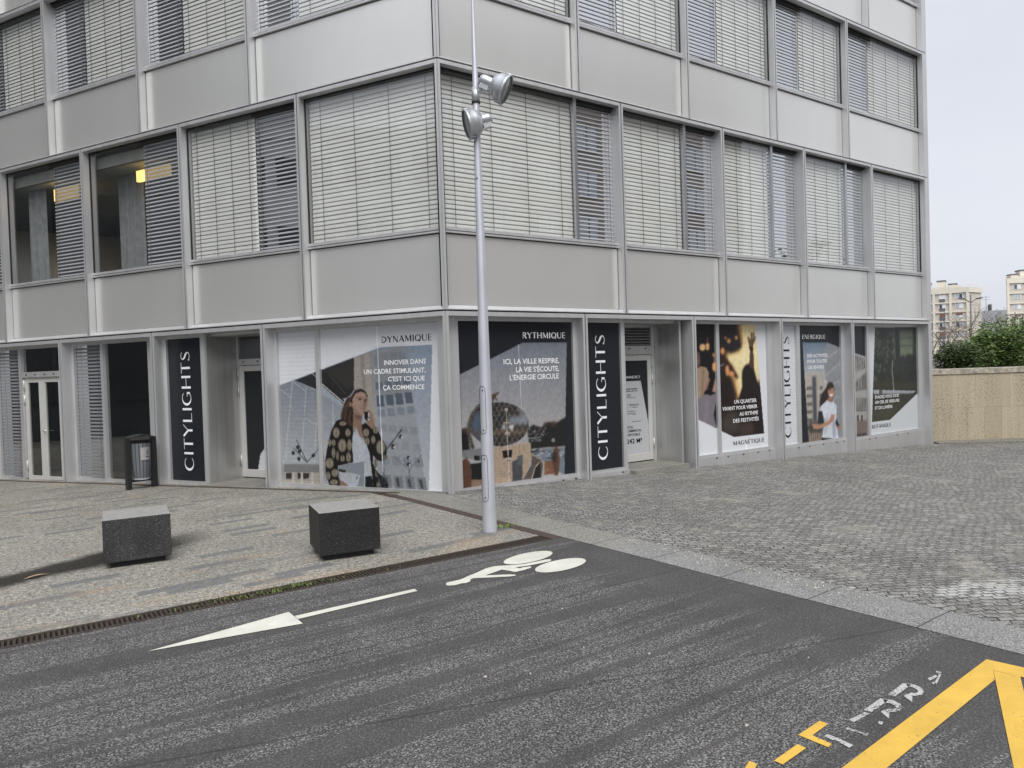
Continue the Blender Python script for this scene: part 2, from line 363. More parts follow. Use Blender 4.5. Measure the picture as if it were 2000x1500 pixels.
# ------------------------------------------------------------------ ground
def sheet(name, x0, x1, ys, nx, dz, mat, label=None, cat=None, kind='structure'):
    mb = MB(); fx0 = x0 if callable(x0) else (lambda y: x0); fx1 = x1 if callable(x1) else (lambda y: x1)
    rows = []
    for y in ys:
        a, b = fx0(y), fx1(y); xs = sorted(set([a + (b-a)*i/nx for i in range(nx+1)]))
        rows.append([(x, y, zg(x, y)+dz) for x in xs])
    vs = [p for r in rows for p in r]; n = nx+1
    mb.add(vs, [(i*n+k, i*n+k+1, (i+1)*n+k+1, (i+1)*n+k) for i in range(len(rows)-1) for k in range(nx)])
    return mb.build(name, mat, label=label, cat=cat, kind=kind, recalc=False)
def frange(a, b, st):
    n = max(1, int(round((b-a)/st))); return [a+(b-a)*i/n for i in range(n+1)]
xk = lambda y: -.573-.0486*y                  # edge between the lane and the kerb stones
DIRT = simple('bare_ground', (.10, .095, .085), .9, 0, .3, .6)
g = MB()
gx = [-1500, -60, -30, -15, 0, 3.4, 6.8, 10.2, 13.7, 40, 80, 1500]; gy = [-1500, -60, -30, 0, 10, 25, 60, 1500]
g.add([(x, y, zg(x, min(y, 25))-.03) for y in gy for x in gx], [(j*12+i, j*12+i+1, (j+1)*12+i+1, (j+1)*12+i) for j in range(7) for i in range(11)])
g.build('ground', DIRT, kind='structure', recalc=False)
YD0, YD1 = -3.06, -2.86                       # drain channel
sheet('road', -45, xk, frange(-16, YD0, .6), 40, 0, ASPH)
sheet('pavement', -40, lambda y: xk(y)-.125, frange(YD1, 0, .4)+frange(0, 26, .6)[1:], 40, 0, PAVE)
sheet('kerb', xk, lambda y: xk(y)+.48, frange(-16, 1.0, .3), 4, .003, KERB)
sheet('cobblestone_pavement', lambda y: xk(y)+.48, 30, frange(-16, 0.9, .35), 90, 0, COBB)
sheet('rear_ground', 13.7, 34, frange(.9, 20, 2), 8, -.006, COBB)
# drain with slotted iron cover, full of dirt and moss
def drain(name, a, b, w, label, slots, mat):
    a, b = Vector(a), Vector(b); d = (b-a).normalized(); nrm = Vector((-d.y, d.x, 0)); Ln = (b-a).length
    e = empty(name, (a+b)/2, label, 'drain')
    fr = MB()
    def bar(p, q, h, off0, off1):
        P, Q = p+nrm*off0, q+nrm*off0; P2, Q2 = p+nrm*off1, q+nrm*off1; up = Vector((0, 0, h)); dn = Vector((0, 0, -.03))
        fr.hexa([P+dn, Q+dn, Q2+dn, P2+dn, P+up, Q+up, Q2+up, P2+up])
    bar(a, b, .004, -w/2, -w/2+.03); bar(a, b, .004, w/2-.03, w/2)
    fr.build('channel_edge', mat, e)
    bed = MB(); bed.poly([a-nrm*w/2+Vector((0, 0, -.022)), b-nrm*w/2+Vector((0, 0, -.022)), b+nrm*w/2+Vector((0, 0, -.022)), a+nrm*w/2+Vector((0, 0, -.022))])
    bed.build('channel_bed', GAP if slots else mat, e)
    gr = MB(); k = 0; s = 0.0
    while s < Ln:
        p = a + d*s; q = a + d*(s+slots*.5)
        P, Q = p-nrm*(w/2-.03), q-nrm*(w/2-.03); P2, Q2 = p+nrm*(w/2-.03), q+nrm*(w/2-.03); up = Vector((0, 0, .001)); dn = Vector((0, 0, -.02))
        gr.hexa([P+dn, Q+dn, Q2+dn, P2+dn, P+up, Q+up, Q2+up, P2+up]); s += slots
    gr.build('grate', mat, e)
    return e
drain('slotted_drain', (-9.5, (YD0+YD1)/2, 0), (-.56, (YD0+YD1)/2, 0), YD1-YD0, 'long slotted iron drain with moss between the pale paving and the cycle lane', .032, IRON)
st = MB()
for i in range(12):
    y0, y1 = YD0+(.78-YD0)*i/12, YD0+(.78-YD0)*(i+1)/12
    st.hexa([(xk(y0)-.125, y0, -.03), (xk(y0), y0, -.03), (xk(y1), y1, -.03), (xk(y1)-.125, y1, -.03), (xk(y0)-.125, y0, .004), (xk(y0), y0, .004), (xk(y1), y1, zg(xk(y1), y1)+.006), (xk(y1)-.125, y1, zg(xk(y1), y1)+.006)])
st.build('metal_strip', RUST, label='rust brown metal strip running from the shop window past the lamp pole', cat='drain cover')
st = MB()
for i in range(24):
    u0, u1 = .85+14*i/24, .85+14*(i+1)/24
    a, b, c, d = [FP('L', u, q, 0) for u, q in ((u0, .015), (u1, .015), (u1, .10), (u0, .10))]
    st.hexa([(p[0], p[1], zg(p[0], p[1])-.03) for p in (a, b, c, d)]+[(p[0], p[1], zg(p[0], p[1])+.008) for p in (a, b, c, d)])
st.build('metal_edging', RUST, label='narrow rust brown edging strip along the foot of the left facade', cat='edging strip')

# ------------------------------------------------------------------ the office building
B = empty('office_building', (0, 0, 0), 'grey metal clad corner office building with venetian blinds and glazed shop fronts', 'building')
J = [ZO, ZO+3.5, ZO+6.525, ZO+9.55]
LB = {1: [0, 2.545, 5.157, 7.769, 10.381, 12.993, 15.605], 2: [0, 3.518, 6.13, 8.742, 11.354, 13.966, 16.5]}
RB = {1: [0, 3.434, 5.969, 8.504, 11.039, 13.597], 2: [0, 2.549, 5.084, 7.619, 10.154, 13.597]}
LB[3], RB[3] = LB[1], RB[1]
LG = [0, 3.432, 6.044, 8.656, 11.268, 13.88, 16.5]; RG = [0, 2.532, 5.067, 7.602, 10.137, 13.597]
def plane(mb, s, u0, u1, d, z0, z1): mb.quad(FP(s, u0, d, z0), FP(s, u1, d, z0), FP(s, u1, d, z1), FP(s, u0, d, z1))
def blind(s, u0, u1, z0, z1, parent, tilt, mat, d=-.215, pitch=.068, tapes=4, hw=.0398):
    mb = MB(); z = z0+.05; n = 0
    while z < z1-.03:
        a = rad(tilt + random.uniform(-1.5, 1.5)); pts = []
        jz = random.uniform(-.002, .002)
        for q in (-1, -.45, .2, 1):
            bul = .009*(1-q*q)*min(1, hw/.05)
            dd = d + q*hw*math.cos(a) + bul*math.sin(a); zz = z+jz - q*hw*math.sin(a) + bul*math.cos(a); pts.append((dd, zz))
        vs = [FP(s, u, dd, zz) for dd, zz in pts for u in (u0+.012, u1-.012)]
        mb.add(vs, [(2*i, 2*i+1, 2*i+3, 2*i+2) for i in range(3)], True); z += pitch; n += 1
    hb = mb.build('blind', mat, parent, recalc=False)
    t = MB(); w = u1-u0
    for k in range(tapes):
        u = u0 + w*(.1+.8*k/(tapes-1)) if tapes > 1 else (u0+u1)/2
        fbox(t, s, u-.0035, u+.0035, d+.026, d+.030, z0+.02, z1-.01)
    t.build('ladder_cord', TAPE, parent)
def win_glass(s, u0, u1, d, z0, z1, mat, parent, name='pane'):
    mb = MB(); plane(mb, s, u0, u1, d, z0, z1); return mb.build(name, mat, parent)
SILL = 1.11
def unit(row, s, i, u0, u1, z0, z1, vent=0, side=1, bar=False, clear=False, tint=None):
    """one storey high facade frame: spandrel below, glazing above; side=+1 puts the narrow pane at the high-u end"""
    last = (s == 'R' and abs(u1-13.597) < .01); gp = .011
    fm = MB(); sw0 = sw1 = .045; d0 = -.15
    if last: sw1 = .20
    e0 = -.05 if u0 == 0 else -.235
    fbox(fm, s, u0+gp, u0+sw0, e0, 0, z0+gp, z1-gp)
    fbox(fm, s, u1-sw1, u1-gp*(0 if last else 1), -.235, 0, z0+gp, z1-gp)
    a, b = u0+sw0, u1-sw1
    fbox(fm, s, a, b, d0, -.001, z1-.062, z1-gp)                       # head
    zb = z0+gp                                                          # sloping foot of the frame
    A = lambda u: [FP(s, u, -.001, zb), FP(s, u, d0, zb), FP(s, u, d0, z0+.085), FP(s, u, -.115, z0+.085), FP(s, u, -.001, z0+.022)]
    p0, p1 = A(a), A(b); fm.add(p0+p1, [(0, 1, 2, 3, 4), (9, 8, 7, 6, 5)]+[(k, (k+1) % 5, 5+(k+1) % 5, 5+k) for k in range(5)])
    a2, b2 = (u0+.07 if u0 == 0 else a), b
    zs = z0+SILL
    fbox(fm, s, a2, b2, d0, -.085, zs, zs+.026); fbox(fm, s, a2, b2, d0, -.10, zs+.042, zs+.085)
    F = fm.build('window_frame', ALU, B)
    sp = MB(); fbox(sp, s, a2+.012, b2-.012, -.16, -.128, z0+.090, zs-.014)
    sp.build('spandrel', PANEL, B, bevel=.004)
    bk = MB(); plane(bk, s, a2, b2, -.156, z0+.02, zs+.06); bk.build('spandrel_backing', GAP, F)
    w0, w1, g0, g1 = zs+.085, z1-.062, a2, b2
    # gasket
    gk = MB()
    for q in ([(g0, g0+.014, w0, w1)] if not (vent and side < 0) else [])+([(g1-.014, g1, w0, w1)] if not (vent and side > 0) else []): fbox(gk, s, q[0], q[1], -.15, -.12, q[2], q[3])
    fbox(gk, s, g0+.014, g1-.014, -.15, -.12, w1-.02, w1)
    gk.build('gasket', GAP, F)
    if vent:
        if side > 0: m = g1-vent; wide, nar = (g0+.014, m), (m, g1-.002)
        else: m = g0+vent; wide, nar = (m, g1-.014), (g0+.002, m)
        if bar:
            bm_ = MB(); fbox(bm_, s, m-.03, m+.03, -.15, -.095, w0, w1); bm_.build('mullion_bar', JAMB, F)
        win_glass(s, *nar, -.215, w0, w1-.02, tint or VENTG, F, 'vent_pane')
        blind(s, nar[0], nar[1], w0, w1-.02, F, 78, SLATD, d=-.203, tapes=2, hw=.0135)
    else: wide = (g0+.014, g1-.014)
    win_glass(s, *wide, -.130, w0, w1-.02, GLASS, F)
    if not clear: blind(s, wide[0], wide[1], w0, w1-.02, F, 74, SLAT)
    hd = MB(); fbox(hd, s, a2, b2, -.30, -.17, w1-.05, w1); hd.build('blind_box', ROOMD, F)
    return F
for i in range(6):
    unit(1, 'L', i, LB[1][i], LB[1][i+1], J[0], J[1], 0 if i == 0 else (1.02 if i == 1 else 1.12), -1, False, i in (2, 3))
    unit(2, 'L', i, LB[2][i], LB[2][i+1], J[1], J[2], [.855, .90][min(i, 1)], 1)
    unit(3, 'L', i, LB[3][i], LB[3][i+1], J[2], J[3], .7, -1)
VB = [.865, .875, .905, .83, 0]
for i in range(5):
    unit(1, 'R', i, RB[1][i], RB[1][i+1], J[0], J[1], VB[i], 1, True)
    unit(2, 'R', i, RB[2][i], RB[2][i+1], J[1], J[2], 0 if i == 0 else [0, .985, .99, 1.01, 1.11][i], -1)
    unit(3, 'R', i, RB[3][i], RB[3][i+1], J[2], J[3], .7, 1)
cp = MB(); cp.tube([(.065, .125, ZO+.05), (.065, .125, J[3])], .055, 8); cp.build('corner_post', GAP, B)
# dark backing in the open joints between the frames, floors, inner walls, roof and the sides out of sight
bk = MB()
for s, bs, top in (('L', LB, 16.5), ('R', RB, 13.59)):
    for r in (1, 2, 3):
        for u in bs[r][1:-1]: fbox(bk, s, u-.014, u+.014, -.15, -.05, J[r-1], J[r])
    for z in J[:3]: fbox(bk, s, .05, top, -.15, -.05, z-.014, z+.014)
    for u in (LG if s == 'L' else RG)[1:-1]: fbox(bk, s, u-.014, u+.014, -.2, -.05, -.6, J[0])
bk.build('joint_backing', GAP, B)
IN = [(.35, .62), (13.5, .62), (13.5, 13.6), (-7.55, 13.6)]
for k, z in enumerate([-.45]+J):
    fl = MB(); t = (.05 if k == 1 else .34) if k else .12
    ins = [(.12, .20), (13.4, .20), (13.4, 13.6), (-7.6, 13.6)]
    ins = [FP('R', .16, -.30, 0)[:2], FP('R', 13.5, -.30, 0)[:2], (13.5, 13.7), FP('L', 15.9, -.30, 0)[:2], FP('L', .16, -.30, 0)[:2]]
    fl.add([(x, y, z-t+.02) for x, y in ins]+[(x, y, z+.02) for x, y in ins], [(4, 3, 2, 1, 0), (5, 6, 7, 8, 9)]+[(q, (q+1) % 5, 5+(q+1) % 5, 5+q) for q in range(5)])
    fl.build('floor_slab', ROOM, B)
wl = MB()
for a, b in (((13.55, .02), (13.55, 13.85)), ((13.55, 13.85), (-8.0, 13.85)), ((-8.2, 14.2), (-7.9, 13.8))):
    dx, dy = b[0]-a[0], b[1]-a[1]; n = Vector((dy, -dx, 0)).normalized()*.05
    for_z = (-.6, J[3]+.5)
    wl.hexa([(a[0], a[1], -.6), (b[0], b[1], -.6), (b[0]-n.x, b[1]-n.y, -.6), (a[0]-n.x, a[1]-n.y, -.6), (a[0], a[1], J[3]+.5), (b[0], b[1], J[3]+.5), (b[0]-n.x, b[1]-n.y, J[3]+.5), (a[0]-n.x, a[1]-n.y, J[3]+.5)])
wl.build('side_wall', PANEL, B)
rf = MB(); pts = [(0, 0), (13.6, 0), (13.6, 13.85), (-8.1, 13.85)]
rf.add([(x, y, J[3]+.0) for x, y in pts]+[(x, y, J[3]+.5) for x, y in pts], [(3, 2, 1, 0), (4, 5, 6, 7)]+[(q, (q+1) % 4, 4+(q+1) % 4, 4+q) for q in range(4)])
rf.build('roof', ALU, B)
# inner walls: a dark core close behind the blinds, a deeper dim room behind the two clear windows
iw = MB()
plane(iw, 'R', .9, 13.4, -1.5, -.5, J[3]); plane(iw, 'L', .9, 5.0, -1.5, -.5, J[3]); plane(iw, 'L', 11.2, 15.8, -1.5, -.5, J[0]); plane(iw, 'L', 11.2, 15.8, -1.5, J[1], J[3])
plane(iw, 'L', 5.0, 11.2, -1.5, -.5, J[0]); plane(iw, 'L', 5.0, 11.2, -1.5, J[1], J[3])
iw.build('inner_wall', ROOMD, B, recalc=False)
rm = MB(); plane(rm, 'L', 4.6, 15.0, -5.2, J[0], J[1])
for u in (4.6, 15.0): rm.quad(FP('L', u, -.32, J[0]), FP('L', u, -5.2, J[0]), FP('L', u, -5.2, J[1]), FP('L', u, -.32, J[1]))
rm.quad(FP('L', 4.6, -.32, J[1]-.34), FP('L', 15, -.32, J[1]-.34), FP('L', 15, -5.2, J[1]-.34), FP('L', 4.6, -5.2, J[1]-.34))
rm.build('room_wall', ROOM, B, recalc=False)
def curtain(u0, u1, d, z0, z1, n):
    mb = MB(); vs = []
    for k in range(n+1):
        u = u0+(u1-u0)*k/n; dd = d+.04*math.sin(k*1.9)+.02*math.sin(k*.7)
        vs += [FP('L', u, dd, z0), FP('L', u, dd, z1)]
    mb.add(vs, [(2*k, 2*k+2, 2*k+3, 2*k+1) for k in range(n)], True); mb.build('curtain', CURT, B, recalc=False)
curtain(7.05, 7.75, -.75, J[0]+.05, J[1]-.35, 30); curtain(9.75, 10.32, -.55, J[0]+.05, J[1]-.35, 24)
for ua, ub, za, zb in ((6.05, 6.93, 5.46, 5.66), (8.7, 9.42, 5.42, 5.66)):
    mb = MB(); fbox(mb, 'L', ua, ub, -.56, -.50, za, zb); mb.build('light_cove', COVE, B)
for x, y in ((96, 428), (266, 457)):
    d = -3.0
    u, z = on_facade('L', x, y, d); mb = MB(); fbox(mb, 'L', u-.03, u+.03, d-.03, d+.03, z-.02, z+.02); mb.build('downlight', SPOT, B)
# ------------------------------------------------------------------ ground floor
def gz(s, u, d=0): p = FP(s, u, d, 0); return zg(p[0], p[1])
def rail(mb, s, u0, u1, d0, d1, ztop):
    mb.hexa([FP(s, u0, d0, gz(s, u0)-.05), FP(s, u1, d0, gz(s, u1)-.05), FP(s, u1, d1, gz(s, u1)-.05), FP(s, u0, d1, gz(s, u0)-.05), FP(s, u0, d0, ztop), FP(s, u1, d0, ztop), FP(s, u1, d1, ztop), FP(s, u0, d1, ztop)])
def cap(s, u, z, F, d=-.163):
    mb = MB(); fbox(mb, s, u-.02, u+.02, d, d+.008, z-.009, z+.009); mb.build('weep_cap', RUBBER, F)
DG = -.245
def bay(s, u0, u1, sill, last=False):
    fm = MB(); g = .011; sw = .05
    e0 = -.05 if u0 == 0 else -.30
    zz = lambda u: gz(s, u)-.05
    for a, b, dd in ((u0+g, u0+sw, e0), (u1-(.16 if last else sw), u1-g, -.30)):
        fm.hexa([FP(s, a, dd, zz(a)), FP(s, b, dd, zz(b)), FP(s, b, 0, zz(b)), FP(s, a, 0, zz(a)), FP(s, a, dd, ZO-g), FP(s, b, dd, ZO-g), FP(s, b, 0, ZO-g), FP(s, a, 0, ZO-g)])
    fbox(fm, s, u0+(.16 if u0 == 0 else sw), u1-sw, -.30, -.001, ZO-.075, ZO-g)
    fbox(fm, s, u0+.05, u0+.16, -.05, -.001, ZO-.075, ZO-g) if u0 == 0 else None
    return fm
def post(fm, s, a, b, z0, z1, d0=-.30, d1=-.20): fbox(fm, s, a, b, d0, d1, z0, z1)
FR = {}
# right facade
def shop(s, k, posts, sill, plinth=True, rails=None, last=False):
    bs = RG if s == 'R' else LG
    u0, u1 = bs[k], bs[k+1]; fm = bay(s, u0, u1, sill, last)
    a0 = u0+(.1155*1.05 if u0 == 0 else .05); b0 = u1-(.16 if last else .05)
    zt = ZO-.075
    for a, b in posts: post(fm, s, a, b, gz(s, (a+b)/2)-.04, zt-.0)
    for a, b in (rails or [(a0, b0)]):
        fbox(fm, s, a, b, -.29, -.205, zt-.055, zt)                  # head of the glazing
        rail(fm, s, a, b, -.29, -.165, sill-.012)
        fbox(fm, s, a, b, -.29, -.195, sill-.010, sill+.035)
    F = fm.build('shopfront_frame', ALU, B); FR[s, k] = F
    return F
SR = [-.022, -.03, -.02, -.05, -.085]; SL = [-.045, -.10, -.145, -.215, -.25, -.28]
shop('R', 0, [(.125, .31), (2.43, 2.482)], SR[0])
shop('R', 1, [(2.582, 2.70), (3.47, 3.56)], SR[1], rails=[(2.582, 3.56)])
shop('R', 2, [(5.117, 5.30), (5.885, 5.975), (7.42, 7.552)], SR[2])
shop('R', 3, [(7.652, 7.94), (8.38, 8.50), (10.0, 10.087)], SR[3])
shop('R', 4, [(10.187, 10.54), (11.03, 11.13), (13.32, 13.44)], SR[4], last=True)
shop('L', 0, [(.125, .27), (2.455, 2.535), (3.33, 3.382)], SL[0])
shop('L', 1, [(4.99, 5.085), (5.945, 5.994)], SL[1], rails=[(4.99, 5.994)])
shop('L', 2, [(6.10, 6.44), (7.68, 7.765), (8.56, 8.606)], SL[2])
shop('L', 3, [(10.26, 10.36), (11.1, 11.218)], SL[3], rails=[(10.26, 11.218)])
shop('L', 4, [(11.4, 11.5), (12.5, 12.58), (13.75, 13.83)], SL[4]); shop('L', 5, [(13.93, 14.0), (16.4, 16.45)], SL[5])
for s, k, us in (('R', 0, (.6, 1.15, 1.62, 2.12, 2.38)), ('R', 1, (3.4,)), ('R', 2, (5.78, 6.1, 6.55, 7.0, 7.35)), ('R', 3, (8.33, 8.7, 9.2, 9.7, 9.97)), ('R', 4, (11.0, 11.25, 12.2, 12.7)), ('L', 0, (3.2, 2.6, 2.3, .9)), ('L', 1, (5.9, 5.2)), ('L', 2, (8.5, 7.9, 6.8))):
    for u in us: cap(s, u, (SR if s == 'R' else SL)[k]-.04, FR[s, k])
for s, k, a, b, mt in (('L', 2, 6.44, 7.68, DARKG), ('L', 2, 7.765, 8.56, VENTG), ('L', 3, 10.36, 11.1, VENTG), ('L', 4, 11.5, 12.5, DARKG), ('L', 4, 12.58, 13.75, DARKG), ('L', 5, 14, 16.4, DARKG)):
    win_glass(s, a, b, DG-.01, SL[k]+.03, ZO-.13, mt, FR[s, k])
blind('L', 7.78, 8.55, SL[2]+.03, ZO-.13, FR['L', 2], 76, SLATG, d=-.236, tapes=2, hw=.0185)
blind('L', 10.37, 11.09, SL[3]+.03, ZO-.13, FR['L', 3], 76, SLATG, d=-.236, tapes=2, hw=.0185)
for s, k, a, b in (('R', 0, .31, 2.43), ('R', 1, 2.70, 3.47), ('R', 2, 5.30, 5.885), ('R', 2, 5.975, 7.42), ('R', 3, 7.94, 8.38), ('R', 3, 8.50, 10.0), ('R', 4, 10.54, 11.03), ('R', 4, 11.13, 13.32), ('L', 0, .27, 2.455), ('L', 0, 2.535, 3.33), ('L', 1, 5.085, 5.945)):
    win_glass(s, a, b, DG-.02, (SR if s == 'R' else SL)[k]+.03, ZO-.13, DARKG, FR[s, k])
# the two recessed entrances: side cheek, soffit, threshold, back frame
def recess(s, ua, ub, cheek_u, depth, zf):
    ch = MB(); fbox(ch, s, min(cheek_u, cheek_u+(.05 if s == 'R' else -.05)), max(cheek_u, cheek_u+(.05 if s == 'R' else -.05)), -depth-.06, -.205, zf-.06, ZO-.078)
    ch.build('entrance_cheek', JAMBW, B)
    so_ = MB(); fbox(so_, s, ua, ub, -depth-.06, -.305, ZO-.12, ZO-.076); so_.build('entrance_soffit', ALU, B)
    th = MB(); fbox(th, s, ua, ub, -depth-.06, -.02, zf-.12, zf); th.build('threshold', KERB, B)
JAMBW = mat_alu('entrance_sheet', (.52, .52, .51), .34, .6, .22)
LOUV = simple('louvre_grey', (.33, .33, .33), .45, .4)
def door_leaf(s, u0, u1, d, z0, z1, st, hinge_u, hd_u, hd, bott=.12, top=.10, glass=DARKG):
    fm = MB()
    fbox(fm, s, u0, u0+st, d-.05, d, z0, z1); fbox(fm, s, u1-st, u1, d-.05, d, z0, z1)
    fbox(fm, s, u0+st, u1-st, d-.05, d-.001, z0, z0+bott); fbox(fm, s, u0+st, u1-st, d-.05, d-.001, z1-top, z1)
    D = fm.build('door', DOORM, B, bevel=.004)
    win_glass(s, u0+st, u1-st, d-.022, z0+bott, z1-top, glass, D)
    if hd == 'bar':
        h = MB(); h.tube([FP(s, hd_u, d+.05, z0+.04), FP(s, hd_u, d+.05, z1-.05)], .014, 8)
        for z in (z0+.12, z1-.12): h.tube([FP(s, hd_u, d, z), FP(s, hd_u, d+.05, z)], .008, 6)
        h.build('handle', ALU, D)
    elif hd == 'lever':
        h = MB(); h.tube([FP(s, hd_u, d, z0+1.02), FP(s, hd_u, d+.05, z0+1.02), FP(s, hd_u-.11, d+.05, z0+1.02)], .011, 8)
        h.lathe(FP(s, hd_u, d, z0+1.02), Vector(FP(s, 0, 1, 0)), [(0, .026), (.008, .026), (.008, .0)], 12); h.build('handle', ALU, D)
    if hinge_u is not None:
        for z in (z0+.2, z1-.55, z1-.25):
            h = MB(); h.tube([FP(s, hinge_u, d+.012, z), FP(s, hinge_u, d+.012, z+.2)], .013, 8); h.build('hinge', DOORM, D)
    return D
RD, LD = -.82, -.88
zf = -.06
recess('R', 3.56, 4.89, 4.89, .82, zf)
fm = MB(); fbox(fm, 'R', 3.56, 4.80, RD-.05, RD-.005, ZO-.66, ZO-.50); fbox(fm, 'R', 4.80, 4.885, RD-.05, RD, zf, ZO-.12); fbox(fm, 'R', 3.57, 3.98, RD-.05, RD-.01, zf, ZO-.66); fbox(fm, 'R', 3.57, 4.8, RD-.05, RD-.005, ZO-.16, ZO-.12)
ef = fm.build('entrance_frame', ALU, B)
for u in (4.25, 4.66): cap('R', u, ZO-.55, ef, RD-.003)
lv = MB(); z = ZO-.49
while z < ZO-.17:
    lv.hexa([FP('R', 3.58, RD-.06, z+.035), FP('R', 4.80, RD-.06, z+.035), FP('R', 4.80, RD-.005, z), FP('R', 3.58, RD-.005, z), FP('R', 3.58, RD-.06, z+.041), FP('R', 4.80, RD-.06, z+.041), FP('R', 4.80, RD-.005, z+.012), FP('R', 3.58, RD-.005, z+.012)]); z += .052
lv.build('louvre', LOUV, ef)
bkk = MB(); plane(bkk, 'R', 3.57, 4.8, RD-.075, ZO-.5, ZO-.15); bkk.build('louvre_backing', GAP, ef)
door_leaf('R', 3.99, 4.795, RD, zf+.02, ZO-.67, .10, 4.80, 4.05, 'bar', .13, .10)
zl = -.085
recess('L', 3.45, 4.99, 4.99, .88, zl)
fm = MB(); fbox(fm, 'L', 3.5, 4.93, LD-.05, LD-.004, ZO-.63, ZO-.52); fbox(fm, 'L', 4.92, 4.985, LD-.05, LD, zl, ZO-.12)
ef = fm.build('entrance_frame', ALU, B); cap('L', 4.8, ZO-.57, ef, LD-.002); cap('L', 4.45, ZO-.57, ef, LD-.002)
win_glass('L', 3.5, 4.92, LD-.03, ZO-.52, ZO-.12, DARKG, ef)
door_leaf('L', 4.02, 4.915, LD, zl+.02, ZO-.64, .12, 4.92, 4.12, None, .14, .10)
fm = MB(); fbox(fm, 'L', 3.46, 4.0, LD-.05, LD-.003, zl, ZO-.63); fm.build('entrance_panel', ALU, B)
# glazed double door on the left
zd = -.235
door_leaf('L', 9.69, 10.25, -.245, zd, ZO-.715, .10, 10.25, None, None, .10, .10)
door_leaf('L', 9.05, 9.685, -.245, zd, ZO-.715, .10, None, 9.63, 'lever', .10, .10)
fm = MB(); fbox(fm, 'L', 8.70, 10.25, -.29, -.20, ZO-.71, ZO-.60); fbox(fm, 'L', 8.71, 9.04, -.29, -.21, zd, ZO-.71)
fbox(fm, 'L', 8.71, 10.255, -.29, -.20, ZO-.13, ZO-.076); fbox(fm, 'L', 8.71, 9.04, -.29, -.21, ZO-.6, ZO-.13)
ef = fm.build('door_frame', ALU, B)
win_glass('L', 9.04, 10.26, -.25, ZO-.60, ZO-.13, DARKG, ef)
for u in (9.2, 9.5, 9.8, 10.1): cap('L', u, ZO-.655, ef, -.198)
